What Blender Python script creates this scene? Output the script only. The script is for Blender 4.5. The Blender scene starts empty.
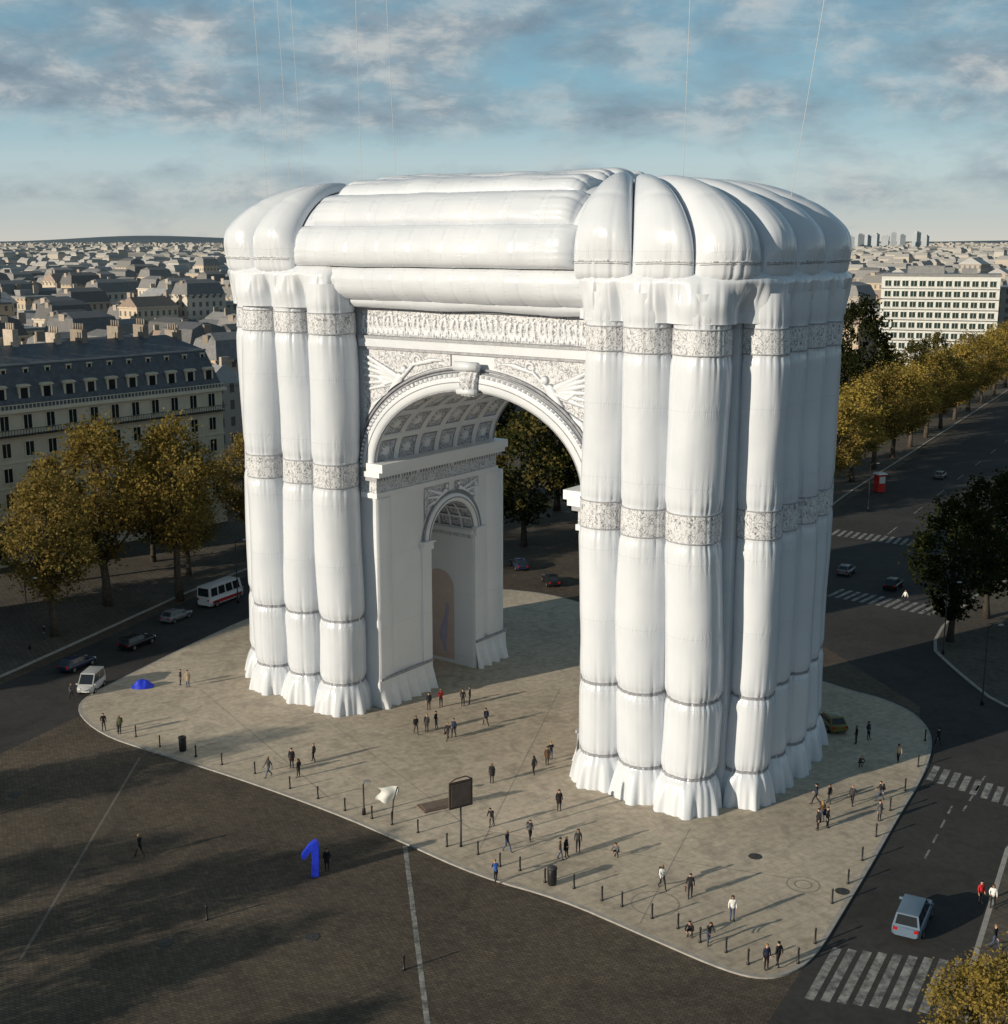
import bpy, bmesh, math, random
from mathutils import Vector, Matrix, noise
random.seed(7)
R=math.radians; PI=math.pi; sin=math.sin; cos=math.cos
S=bpy.context.scene; C=S.collection
CAMH=45.0; FPX=1286.0; PITCH=R(11.94)
SUNAZ=(0.843,0.538); SUNEL=R(15.2)
def G(u,v):
    a=v-512; down=FPX*sin(PITCH)+a*cos(PITCH); fwd=FPX*cos(PITCH)-a*sin(PITCH)
    return ((u-504)*CAMH/down, CAMH*fwd/down)
def ss(x):
    x=max(0,min(1,x)); return x*x*(3-2*x)

# ------------------------------------------------------------------ helpers
class MB:
    def __init__(s): s.v=[]; s.f=[]; s.m=[]; s.s=[]
    def add(s,vs,fs,mi=0,sm=False):
        b=len(s.v); s.v+=[tuple(v) for v in vs]
        s.f+=[tuple(i+b for i in f) for f in fs]; s.m+=[mi]*len(fs); s.s+=[sm]*len(fs)
    def box(s,c,d,rz=0,mi=0,top=1.0,topy=None):
        topy=top if topy is None else topy
        cx,cy,cz=c; hx,hy,hz=d[0]/2,d[1]/2,d[2]/2; ca,sa=cos(rz),sin(rz); vs=[]
        for z,kx,ky in ((-hz,1,1),(hz,top,topy)):
            for x,y in ((-hx*kx,-hy*ky),(hx*kx,-hy*ky),(hx*kx,hy*ky),(-hx*kx,hy*ky)):
                vs.append((cx+x*ca-y*sa,cy+x*sa+y*ca,cz+z))
        s.add(vs,[(3,2,1,0),(4,5,6,7),(0,1,5,4),(1,2,6,5),(2,3,7,6),(3,0,4,7)],mi)
    def grid(s,fn,nu,nv,mi=0,sm=True,cu=False,cv=False,mfn=None):
        au=nu if cu else nu+1; av=nv if cv else nv+1
        vs=[fn(i/nu,j/nv) for i in range(au) for j in range(av)]
        fs=[];ms=[]
        for i in range(nu):
            for j in range(nv):
                i2=(i+1)%au; j2=(j+1)%av
                fs.append((i*av+j,i2*av+j,i2*av+j2,i*av+j2))
                ms.append(mfn((i+.5)/nu,(j+.5)/nv) if mfn else mi)
        b=len(s.m); s.add(vs,fs,mi,sm)
        if mfn: s.m[b:]=ms
    def tube(s,pts,r,n=8,mi=0,cap=True,sm=True):
        pts=[Vector(p) for p in pts]; k=len(pts)
        rs=r if isinstance(r,(list,tuple)) else [r]*k
        vs=[]; ref=None
        for i,p in enumerate(pts):
            d=(pts[min(i+1,k-1)]-pts[max(i-1,0)]).normalized()
            if ref is None:
                ref=Vector((0,0,1)) if abs(d.z)<.9 else Vector((1,0,0))
            a=d.cross(ref)
            if a.length<1e-5: a=d.orthogonal()
            a.normalize(); b=d.cross(a).normalized()
            for j in range(n):
                t=2*PI*j/n; vs.append(p+(a*cos(t)+b*sin(t))*rs[i])
        fs=[(i*n+j,i*n+(j+1)%n,(i+1)*n+(j+1)%n,(i+1)*n+j) for i in range(k-1) for j in range(n)]
        if cap: fs+= [tuple(range(n-1,-1,-1)), tuple(range((k-1)*n,k*n))]
        s.add(vs,fs,mi,sm)
    def lathe(s,prof,n=12,c=(0,0,0),mi=0,sm=True,axis='z'):
        vs=[]
        for r,z in prof:
            for j in range(n):
                t=2*PI*j/n
                p=(r*cos(t),r*sin(t),z) if axis=='z' else (r*cos(t),z,r*sin(t))
                vs.append((p[0]+c[0],p[1]+c[1],p[2]+c[2]))
        k=len(prof)
        fs=[(i*n+j,i*n+(j+1)%n,(i+1)*n+(j+1)%n,(i+1)*n+j) for i in range(k-1) for j in range(n)]
        fs+=[tuple(range(n-1,-1,-1)),tuple(range((k-1)*n,k*n))]
        s.add(vs,fs,mi,sm)
    def ell(s,c,r,n=8,m=6,mi=0):
        s.grid(lambda a,b:(c[0]+r[0]*cos(2*PI*a)*sin(PI*b),c[1]+r[1]*sin(2*PI*a)*sin(PI*b),c[2]+r[2]*cos(PI*b)),n,m,mi,True,True)
    def prism(s,poly,z0,z1,mi=0,side=None):
        n=len(poly); vs=[(x,y,z0) for x,y in poly]+[(x,y,z1) for x,y in poly]
        s.add(vs,[tuple(range(n,2*n))],mi)
        s.add(vs,[(i,(i+1)%n,n+(i+1)%n,n+i) for i in range(n)],mi if side is None else side)
    def mesh(s,name,mats):
        me=bpy.data.meshes.new(name); me.from_pydata(s.v,[],s.f)
        me.polygons.foreach_set('material_index',s.m); me.polygons.foreach_set('use_smooth',s.s)
        for m in (mats if isinstance(mats,(list,tuple)) else [mats]): me.materials.append(m)
        me.update(); return me
    def build(s,name,mats,parent=None,loc=(0,0,0),rz=0):
        return link(name,s.mesh(name,mats),parent,loc,rz)
def link(name,me,parent=None,loc=(0,0,0),rz=0):
    o=bpy.data.objects.new(name,me); C.objects.link(o); o.parent=parent
    o.location=loc; o.rotation_euler=(0,0,rz); return o
def tag(o,label,cat,group=None):
    if len(label.split())>16: print('LONG',label)
    o['label']=label; o['category']=cat
    if group: o['group']=group
    return o
def thing(name,label,cat,loc=(0,0,0),rz=0,group=None):
    return tag(link(name,None,None,loc,rz),label,cat,group)
def struct(name,mb,m):
    o=mb.build(name,m); o['kind']='structure'; return o

# ------------------------------------------------------------------ materials
class NT:
    def __init__(s,nt): s.nt=nt
    def n(s,t,**kw):
        x=s.nt.nodes.new('ShaderNode'+t)
        for k,v in kw.items():
            if hasattr(x,k) and not k[0].isupper(): setattr(x,k,v)
            else: x.inputs[k].default_value=v
        return x
    def l(s,a,b): s.nt.links.new(a,b)
    def math(s,op,a,b=None,c=None,clamp=False):
        x=s.nt.nodes.new('ShaderNodeMath'); x.operation=op; x.use_clamp=clamp
        for i,q in enumerate((a,b,c)):
            if q is None: continue
            if isinstance(q,(int,float)): x.inputs[i].default_value=q
            else: s.l(q,x.inputs[i])
        return x.outputs[0]
    def ramp(s,fac,stops):
        x=s.nt.nodes.new('ShaderNodeValToRGB'); e=x.color_ramp.elements
        while len(e)<len(stops): e.new(.5)
        for i,(p,c) in enumerate(stops):
            e[i].position=p; e[i].color=c if len(c)==4 else (*c,1)
        s.l(fac,x.inputs[0]); return x.outputs[0]
    def mix(s,fac,a,b,mode='MIX'):
        x=s.nt.nodes.new('ShaderNodeMix'); x.data_type='RGBA'; x.blend_type=mode
        for i,q in ((0,fac),(6,a),(7,b)):
            if isinstance(q,(int,float)): x.inputs[i].default_value=q
            elif isinstance(q,tuple): x.inputs[i].default_value=q if len(q)==4 else (*q,1)
            else: s.l(q,x.inputs[i])
        return x.outputs[2]
def newmat(name):
    m=bpy.data.materials.new(name); m.use_nodes=True
    return m,NT(m.node_tree),m.node_tree.nodes['Principled BSDF']
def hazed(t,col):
    # aerial haze painted into the far city's colours by where it stands in the world
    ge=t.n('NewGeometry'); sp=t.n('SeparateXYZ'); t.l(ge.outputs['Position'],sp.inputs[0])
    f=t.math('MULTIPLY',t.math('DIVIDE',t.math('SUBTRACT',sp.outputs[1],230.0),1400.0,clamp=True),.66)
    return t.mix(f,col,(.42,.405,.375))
def mat(name,c1,c2=None,scale=1.0,rough=.7,bump=0,bscale=None,metal=0,spec=.3,stretch=(1,1,1),rand=0,bdist=.1,haze=False):
    m,t,p=newmat(name); p.inputs['Roughness'].default_value=rough; p.inputs['Metallic'].default_value=metal
    p.inputs['Specular IOR Level'].default_value=spec
    tc=t.n('TexCoord'); mp=t.n('Mapping',Scale=stretch); t.l(tc.outputs['Object'],mp.inputs[0])
    col=None
    if c2:
        nz=t.n('TexNoise',Scale=scale,Detail=5.0,Roughness=.6); t.l(mp.outputs[0],nz.inputs[0])
        col=t.ramp(nz.outputs[0],[(.3,c1),(.7,c2)])
    if rand:
        oi=t.n('ObjectInfo'); v=t.math('MULTIPLY_ADD',oi.outputs['Random'],2*rand,1-rand)
        hs=t.n('HueSaturation'); t.l(v,hs.inputs['Value'])
        if col: t.l(col,hs.inputs['Color'])
        else: hs.inputs['Color'].default_value=(*c1,1)
        col=hs.outputs[0]
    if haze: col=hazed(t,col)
    if col: t.l(col,p.inputs['Base Color'])
    else: p.inputs['Base Color'].default_value=(*c1,1)
    if bump:
        b=t.n('TexNoise',Scale=bscale or scale*3,Detail=4.0); t.l(mp.outputs[0],b.inputs[0])
        bp=t.n('Bump',Strength=bump,Distance=bdist); t.l(b.outputs[0],bp.inputs['Height']); t.l(bp.outputs[0],p.inputs['Normal'])
    return m
M={}
def vinyl(name,c1,c2,rough,axis,period,st=.17):
    m,t,p=newmat(name); p.inputs['Specular IOR Level'].default_value=.6
    tc=t.n('TexCoord'); o=tc.outputs['Object']; sp=t.n('SeparateXYZ'); t.l(o,sp.inputs[0])
    a=t.n('TexNoise',Scale=.3,Detail=2.0); t.l(o,a.inputs[0])
    col=t.ramp(a.outputs[0],[(.3,c1),(.7,c2)])
    wob=t.math('MULTIPLY',a.outputs[0],.35)
    q=t.math('ABSOLUTE',t.math('SUBTRACT',t.math('FRACT',t.math('DIVIDE',t.math('ADD',t.math('ADD',sp.outputs[axis],wob),100.3),period)),.5))
    seam=t.math('MULTIPLY',t.math('LESS_THAN',q,.03/period),.4); near=t.math('SUBTRACT',1.0,t.math('MINIMUM',t.math('MULTIPLY',q,period*1.3),1.0))
    t.l(t.mix(seam,col,(c1[0]*.8,c1[1]*.8,c1[2]*.82)),p.inputs['Base Color'])
    t.l(t.math('MULTIPLY_ADD',a.outputs[0],.14,rough-.07),p.inputs['Roughness'])
    mp=t.n('Mapping',Scale=(2.6,2.6,.4) if axis==2 else (.4,2.6,2.6)); t.l(o,mp.inputs[0])
    b=t.n('TexNoise',Scale=1.0,Detail=2.0,Distortion=.4); t.l(mp.outputs[0],b.inputs[0])
    cr=t.math('MINIMUM',t.math('MULTIPLY',t.math('ABSOLUTE',t.math('SUBTRACT',b.outputs[0],.47)),5.0),.4)
    c=t.n('TexNoise',Scale=.8,Detail=2.0,Distortion=.5); t.l(o,c.inputs[0])
    h=t.math('ADD',t.math('ADD',t.math('MULTIPLY',a.outputs[0],.6),t.math('MULTIPLY',c.outputs[0],.16)),t.math('MULTIPLY',cr,t.math('MULTIPLY_ADD',near,.55,.04)))
    bp=t.n('Bump',Strength=st,Distance=.5); t.l(h,bp.inputs['Height']); t.l(bp.outputs[0],p.inputs['Normal'])
    return m
M['vinyl']=vinyl('white_vinyl',(.60,.64,.70),(.66,.695,.745),.22,2,5.9)
M['vinyl_h']=vinyl('white_vinyl_sideways',(.60,.64,.70),(.66,.695,.745),.22,0,3.6)
M['vinyl_flat']=vinyl('white_vinyl_panel',(.61,.645,.69),(.67,.70,.74),.36,2,7,.2)
M['vinyl_in']=vinyl('white_vinyl_shade_lift',(.76,.775,.79),(.82,.83,.84),.36,2,7,.2)  # paler vinyl copy: brightness painted into the shaded inner surfaces
def relief(name,sc,dark,light,stretch=(1,1,1),fine=2.6,wd=.045,bs=.6):
    m,t,p=newmat(name); p.inputs['Roughness'].default_value=.5
    tc=t.n('TexCoord'); mp=t.n('Mapping',Scale=stretch); t.l(tc.outputs['Object'],mp.inputs[0])
    def ridge(s_,d,wd,lo):
        n=t.n('TexNoise',Scale=s_,Detail=2.0,Distortion=d); t.l(mp.outputs[0],n.inputs[0])
        q=t.math('ABSOLUTE',t.math('SUBTRACT',n.outputs[0],.5)); return n.outputs[0],t.ramp(q,[(0,(lo,lo,lo*1.05)),(wd*.5,(lo*1.15,lo*1.15,lo*1.2)),(wd,(1,1,1))])
    a,ra=ridge(sc,1.2,wd,dark); b,rb=ridge(sc*fine,.8,wd,min(1,dark+.22))
    col=t.mix(1,t.mix(1,(light,light*1.03,light*1.07),ra,'MULTIPLY'),rb,'MULTIPLY')
    t.l(col,p.inputs['Base Color'])
    hh=t.math('ADD',a,t.math('MULTIPLY',b,.5))
    bp=t.n('Bump',Strength=bs,Distance=.12); t.l(hh,bp.inputs['Height']); t.l(bp.outputs[0],p.inputs['Normal'])
    return m
M['relief']=relief('carved_relief',1.9,.40,.64,bs=.3)
M['lace']=relief('drawn_band',2.3,.34,.66,(1.0,1.0,.75),2.0,.032,.1)
M['trim']=mat('grey_trim',(.25,.26,.29),(.42,.43,.46),3.5,.6,.4,5)
M['groove']=mat('grey_outline',(.2,.21,.24),(.34,.35,.38),2.5,.6)
M['peach']=mat('peach_print',(.6,.46,.4),(.66,.54,.48),.8,.6)
M['lilac']=mat('lilac_print',(.38,.35,.5),(.48,.44,.56),1.5,.6)
M['rope']=mat('white_rope',(.8,.8,.8))
def ground_mat(name,c1,c2,brick=None,stain=.05,bstr=.25,rough=.85):
    m,t,p=newmat(name); p.inputs['Roughness'].default_value=rough; p.inputs['Specular IOR Level'].default_value=.25
    tc=t.n('TexCoord'); o=tc.outputs['Object']
    n1=t.n('TexNoise',Scale=stain,Detail=6.0,Roughness=.65); t.l(o,n1.inputs[0])
    n2=t.n('TexNoise',Scale=1.7,Detail=5.0,Roughness=.7); t.l(o,n2.inputs[0])
    n3=t.n('TexNoise',Scale=stain*6,Detail=4.0,Distortion=1.5); t.l(o,n3.inputs[0])
    col=t.ramp(n1.outputs[0],[(.33,c1),(.67,c2)])
    k=t.ramp(n2.outputs[0],[(.3,(.74,.74,.74)),(.7,(1.12,1.1,1.08))]); col=t.mix(1,col,k,'MULTIPLY')
    k3=t.ramp(n3.outputs[0],[(.36,(.78,.78,.79)),(.5,(1,1,1))]); col=t.mix(.8,col,k3,'MULTIPLY')
    h=n2.outputs[0]
    if brick:
        b=t.n('TexBrick',Scale=1.0); mp=t.n('Mapping',Rotation=(0,0,R(brick[2]))); t.l(o,mp.inputs[0]); t.l(mp.outputs[0],b.inputs[0])
        b.inputs['Brick Width'].default_value=brick[0]; b.inputs['Row Height'].default_value=brick[1]; b.inputs['Mortar Size'].default_value=brick[1]*.09
        b.inputs['Color1'].default_value=(1.15,1.12,1.08,1); b.inputs['Color2'].default_value=(.76,.76,.77,1); b.inputs['Mortar'].default_value=(.45,.43,.41,1)
        col=t.mix(brick[3],col,b.outputs[0],'MULTIPLY')
        h=t.math('SUBTRACT',n2.outputs[0],b.outputs['Fac'])
    t.l(col,p.inputs['Base Color'])
    bp=t.n('Bump',Strength=bstr,Distance=.06); t.l(h,bp.inputs['Height']); t.l(bp.outputs[0],p.inputs['Normal'])
    return m
M['ground']=ground_mat('brown_cobbles',(.082,.069,.055),(.155,.13,.10),(.42,.23,20,1.0),.035,.6)
M['asphalt']=ground_mat('road_asphalt',(.035,.034,.034),(.06,.058,.057),None,.06,.3)
M['plaza']=ground_mat('plaza_paving',(.42,.362,.28),(.57,.497,.40),(1.6,.8,-36,.18),.05,.15,.8)
M['pave']=ground_mat('pavement_stone',(.08,.072,.062),(.135,.12,.10),(1.2,.6,60,.5),.08,.2)
M['kerb']=mat('granite_kerb',(.26,.25,.23),(.4,.38,.35),1.5,.8)
def paint_mat():
    m,t,p=newmat('worn_road_paint'); p.inputs['Roughness'].default_value=.7
    tc=t.n('TexCoord'); n=t.n('TexNoise',Scale=1.1,Detail=8.0,Roughness=.78); t.l(tc.outputs['Object'],n.inputs[0])
    t.l(t.ramp(n.outputs[0],[(.4,(.08,.08,.077)),(.62,(.34,.335,.315))]),p.inputs['Base Color']); return m
M['paint']=paint_mat()
M['crack']=mat('dark_joint',(.22,.19,.155),(.32,.28,.23),2)
M['faint']=mat('faint_line',(.12,.107,.09),(.19,.168,.14),1.5)
M['iron']=mat('cast_iron',(.03,.03,.032),(.06,.06,.06),6,.6)
M['black']=mat('black_metal',(.015,.015,.017),rough=.45,spec=.4)
M['bark']=mat('bark',(.05,.04,.03),(.11,.09,.07),2.5,.9,.5,6)
M['barkd']=mat('dark_bark',(.03,.025,.02),(.06,.05,.04),2.5,.9)
def leaf(name,c1,c2,tr=.42):
    m,t,p=newmat(name); nt=m.node_tree; out=nt.nodes['Material Output']; nt.nodes.remove(p)
    tc=t.n('TexCoord'); n=t.n('TexNoise',Scale=.5,Detail=2.0); t.l(tc.outputs['Object'],n.inputs[0])
    oi=t.n('ObjectInfo'); hs=t.n('HueSaturation'); t.l(t.math('MULTIPLY_ADD',oi.outputs['Random'],.4,.8),hs.inputs['Value'])
    t.l(t.ramp(n.outputs[0],[(.35,c1),(.65,c2)]),hs.inputs['Color'])
    d=t.n('BsdfDiffuse'); tl=t.n('BsdfTranslucent'); mx=t.n('MixShader'); mx.inputs[0].default_value=tr
    t.l(hs.outputs[0],d.inputs[0]); t.l(hs.outputs[0],tl.inputs[0]); t.l(d.outputs[0],mx.inputs[1]); t.l(tl.outputs[0],mx.inputs[2]); t.l(mx.outputs[0],out.inputs[0])
    return m
M['lf_y']=leaf('leaf_yellow',(.255,.19,.05),(.32,.24,.066)); M['lf_o']=leaf('leaf_ochre',(.185,.14,.044),(.245,.182,.055))
M['lf_gold']=leaf('leaf_gold',(.33,.245,.06),(.40,.305,.082))
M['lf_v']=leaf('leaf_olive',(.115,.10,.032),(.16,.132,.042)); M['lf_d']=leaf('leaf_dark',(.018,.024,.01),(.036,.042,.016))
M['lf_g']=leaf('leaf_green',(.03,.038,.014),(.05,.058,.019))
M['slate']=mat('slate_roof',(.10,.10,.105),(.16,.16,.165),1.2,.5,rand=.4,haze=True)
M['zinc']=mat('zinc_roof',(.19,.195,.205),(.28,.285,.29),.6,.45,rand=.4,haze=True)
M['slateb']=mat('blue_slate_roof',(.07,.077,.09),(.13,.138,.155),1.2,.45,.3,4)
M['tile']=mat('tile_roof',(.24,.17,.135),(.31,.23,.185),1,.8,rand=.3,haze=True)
M['stone']=mat('cream_stone',(.62,.52,.385),(.74,.635,.485),.5,.85,.2,3)
M['stoned']=mat('stone_trim',(.66,.57,.43),(.76,.66,.51),.8,.85)
M['glass']=mat('dark_glass',(.015,.02,.025),rough=.08,spec=.6)
M['white']=mat('white_paint',(.6,.61,.58),(.7,.71,.68),.6,.6)
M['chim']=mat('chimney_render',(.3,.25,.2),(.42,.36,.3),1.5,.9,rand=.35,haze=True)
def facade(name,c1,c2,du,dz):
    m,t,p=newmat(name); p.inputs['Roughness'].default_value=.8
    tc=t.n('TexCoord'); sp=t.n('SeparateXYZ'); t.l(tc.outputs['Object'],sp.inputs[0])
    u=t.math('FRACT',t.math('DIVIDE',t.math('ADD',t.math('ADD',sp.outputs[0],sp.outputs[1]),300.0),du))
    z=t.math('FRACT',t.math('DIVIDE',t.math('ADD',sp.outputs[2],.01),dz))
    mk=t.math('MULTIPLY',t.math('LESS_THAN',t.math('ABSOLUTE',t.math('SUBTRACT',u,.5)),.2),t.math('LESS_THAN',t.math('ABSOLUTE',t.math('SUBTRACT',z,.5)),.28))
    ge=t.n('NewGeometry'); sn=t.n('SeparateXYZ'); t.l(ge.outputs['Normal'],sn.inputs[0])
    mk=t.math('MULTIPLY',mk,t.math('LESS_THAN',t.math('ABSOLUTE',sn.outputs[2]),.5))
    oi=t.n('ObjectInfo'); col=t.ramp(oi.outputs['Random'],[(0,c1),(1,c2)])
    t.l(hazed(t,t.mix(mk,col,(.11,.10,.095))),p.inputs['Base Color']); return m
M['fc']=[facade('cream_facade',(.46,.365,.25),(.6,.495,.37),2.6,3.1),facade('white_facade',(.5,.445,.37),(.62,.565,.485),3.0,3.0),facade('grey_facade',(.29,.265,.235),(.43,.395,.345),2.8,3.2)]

# ------------------------------------------------------------------ world, sun, camera
w=bpy.data.worlds.new('World'); S.world=w; w.use_nodes=True
t=NT(w.node_tree); bg=w.node_tree.nodes['Background']; bg.inputs[1].default_value=.1
sky=t.n('TexSky'); sky.sky_type='NISHITA'; sky.sun_disc=False; sky.sun_elevation=SUNEL; sky.sun_rotation=math.atan2(-SUNAZ[0],-SUNAZ[1])%(2*PI)
tc=t.n('TexCoord'); sp=t.n('SeparateXYZ'); t.l(tc.outputs['Generated'],sp.inputs[0])
zz=t.math('MULTIPLY',sp.outputs[2],5.0,clamp=True)
def cn(sc,det,rough=.6,dist=0.0,loc=(0,0,0)):
    mp=t.n('Mapping',Scale=sc,Location=loc); t.l(tc.outputs['Generated'],mp.inputs[0])
    nz=t.n('TexNoise',Scale=1.0,Detail=det,Roughness=rough,Distortion=dist); t.l(mp.outputs[0],nz.inputs[0]); return nz.outputs[0]
n1=cn((9,9,24),8.0,.6,.2,(3.1,0,1.7)); n2=cn((17,17,40),8.0,.62,.2,(0,5,2)); n3=cn((3.2,3.2,11),2.0,.5,0,(7,1,4))
def g(v): return (v,v,v)
bias=t.ramp(zz,[(0,g(.33)),(.08,g(.41)),(.15,g(.52)),(.22,g(.46)),(.29,g(.40)),(.37,g(.45)),(.47,g(.55)),(.8,g(.56)),(1,g(.52))])
mk=t.math('ADD',t.math('ADD',t.math('MULTIPLY',n1,.62),t.math('MULTIPLY',n3,.38)),t.math('SUBTRACT',bias,.5))
mask=t.ramp(mk,[(.40,g(0)),(.60,g(1))])
clear=t.ramp(zz,[(0,(.68,.68,.635)),(.10,(.52,.60,.62)),(.28,(.48,.63,.69)),(.5,(.24,.46,.58)),(1,(.10,.32,.47))])
cl=t.ramp(n2,[(.36,(.20,.265,.325)),(.5,(.29,.355,.405)),(.64,(.55,.56,.55))])
def sc10(c,f=None):
    x=t.n('VectorMath',operation='SCALE'); t.l(c,x.inputs[0])
    if f is None: x.inputs['Scale'].default_value=10.0
    else: t.l(f,x.inputs['Scale'])
    return x.outputs[0]
base=t.mix(.8,sky.outputs[0],sc10(clear)); fin=t.mix(t.math('MULTIPLY',mask,.9),base,sc10(cl))
dark=t.ramp(sp.outputs[2],[(.2,g(1)),(.5,g(.55)),(1,g(.46))])
t.l(sc10(fin,dark),bg.inputs[0])
L=bpy.data.lights.new('sun','SUN'); L.energy=4.7; L.angle=R(.5); L.color=(1,.88,.71)
lo=bpy.data.objects.new('sun',L); C.objects.link(lo); lo.location=(-100,-60,80)
lo.rotation_euler=Vector((SUNAZ[0]*cos(SUNEL),SUNAZ[1]*cos(SUNEL),-sin(SUNEL))).to_track_quat('-Z','Y').to_euler()
cd=bpy.data.cameras.new('camera'); cam=bpy.data.objects.new('camera',cd); C.objects.link(cam); S.camera=cam
cam.location=(0,0,CAMH); cam.rotation_euler=(PI/2-PITCH,0,0); cd.lens=FPX*36/1024; cd.clip_start=.5; cd.clip_end=60000
S.view_settings.view_transform='Standard'; S.view_settings.look='None'; S.view_settings.exposure=0

# ------------------------------------------------------------------ ground
mb=MB(); mb.add([(-30000,-2000,0),(30000,-2000,0),(30000,40000,0),(-30000,40000,0)],[(0,1,2,3)]); struct('ground',mb,M['ground'])
mb=MB()
for poly in ([(8,55),(18,72),(30,93),(37,108),(41,120),(36,140),(40,165),(52,207),(160,400),(320,660),(345,640),(180,350),(72,180),(62,160),(60,140),(44,100),(28.5,71.7),(18,52)],
             [(-64,96),(-49.5,133),(-39,162),(-15,215),(20,290),(34,286),(2,215),(-24,160),(-33,143),(-40,120),(-52,92)]):
    mb.add([(x,y,.004) for x,y in poly],[tuple(range(len(poly)))])
struct('road',mb,M['asphalt'])
PZ=[(75,712),(100,735),(150,752),(235,778),(330,812),(400,842),(480,878),(560,900),(640,935),(715,968),(755,980),(785,978),(815,960),(845,910),(872,865),(900,815),(922,780),(933,750),(930,730),(912,712),(880,698),(845,690),(700,640),(600,608),(530,590),(420,588),(330,593),(260,613),(180,650),(120,680),(85,697)]
pz=[G(*p) for p in PZ]
def smooth(p):
    for _ in range(2):
        q=[]
        for i in range(len(p)):
            a=p[i]; b=p[(i+1)%len(p)]
            q+=[(a[0]*.75+b[0]*.25,a[1]*.75+b[1]*.25),(a[0]*.25+b[0]*.75,a[1]*.25+b[1]*.75)]
        p=q
    return p
def area(p): return sum(p[i-1][0]*p[i][1]-p[i][0]*p[i-1][1] for i in range(len(p)))/2
def slab(name,poly,m,h=.12,kw=.35):
    n=len(poly)
    mb=MB(); mb.prism(poly,0,h,0,1)
    inn=[]; s_=1 if area(poly)>0 else -1
    for i,(x,y) in enumerate(poly):
        a=Vector(poly[i-1]); b=Vector(poly[(i+1)%n]); d=(b-a).normalized(); nn=Vector((-d.y,d.x))
        inn.append((x+nn.x*kw*s_,y+nn.y*kw*s_))
    vs=[(x,y,h+.004) for x,y in poly]+[(x,y,h+.004) for x,y in inn]
    mb.add(vs,[(i,(i+1)%n,n+(i+1)%n,n+i) for i in range(n)],1)
    return struct(name,mb,[m,M['kerb']])
slab('plaza_pavement',smooth(pz),M['plaza'],.12,.3)
slab('pavement',[(-66,96),(-52,131),(-41.5,161),(-18,215),(-45,222),(-76,176),(-110,130)],M['pave'])
slab('pavement',[(50,205),(62,228),(150,385),(300,650),(285,660),(135,390),(50,240),(38,216)],M['pave'])
slab('pavement',[(68,186),(168,358),(322,630),(345,620),(190,350),(90,178)],M['pave'])
slab('pavement',smooth([G(922,640),G(955,672),G(1008,714),G(1100,722),G(1120,560),G(1000,575)]),M['pave'])
slab('pavement',[G(962,990),G(1005,850),(46,100),(60,100),(60,60),(25,60)],M['pave'])
Z1=.008
def quad(mb,p,q,wd,z):
    d=Vector((q[0]-p[0],q[1]-p[1])).normalized(); n=Vector((-d.y,d.x))*wd/2
    mb.add([(p[0]-n.x,p[1]-n.y,z),(q[0]-n.x,q[1]-n.y,z),(q[0]+n.x,q[1]+n.y,z),(p[0]+n.x,p[1]+n.y,z)],[(0,1,2,3)])
def crosswalk(p,q,ln,n,ang):
    mb=MB(); d=Vector((cos(R(ang)),sin(R(ang))))*ln/2
    for i in range(n):
        k=(i+.5)/n; x=p[0]+(q[0]-p[0])*k; y=p[1]+(q[1]-p[1])*k
        quad(mb,(x-d.x,y-d.y),(x+d.x,y+d.y),.55,Z1)
    struct('crosswalk',mb,M['paint'])
crosswalk(G(816,972),G(958,988),6.6,9,61)
crosswalk(G(918,768),G(1015,800),3.4,9,61); crosswalk(G(832,532),G(937,546),4.5,15,61); crosswalk(G(832,592),G(940,612),4.5,13,50)
mb=MB()
for a,b in (((952,806),(921,866)),((985,776),(960,816))):
    p,q=G(*a),G(*b)
    for i in range(4):
        k0=i/4; k1=(i+.55)/4
        quad(mb,(p[0]+(q[0]-p[0])*k0,p[1]+(q[1]-p[1])*k0),(p[0]+(q[0]-p[0])*k1,p[1]+(q[1]-p[1])*k1),.16,Z1)
for k in range(14):
    x,y=60+k*9,196+k*15.6; quad(mb,(x,y),(x+3,y+5.2),.2,Z1)
quad(mb,G(405,846),G(432,1060),.34,Z1)
struct('lane_marking',mb,M['paint'])
mb=MB(); quad(mb,G(140,757),G(20,960),.2,.004)
struct('road_joint',mb,M['faint'])
mb=MB()
def ring(cx,cy,r0,r1,z,a0=0,a1=2*PI,n=40):
    mb.grid(lambda a,b:(cx+(r0+(r1-r0)*b)*cos(a0+(a1-a0)*a),cy+(r0+(r1-r0)*b)*sin(a0+(a1-a0)*a),z),n,1,0,False)
for px,py,r in ((803,886,1.1),(803,886,.55),(655,905,1.6)): ring(*G(px,py),r,r+.1,.128)
for a,b in (((300,700),(470,830)),((470,830),(790,880)),((250,720),(560,690)),((560,690),(480,850)),((690,830),(640,925)),((200,690),(330,800))): quad(mb,G(*a),G(*b),.07,.126)
struct('paving_joint',mb,M['crack'])

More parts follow.
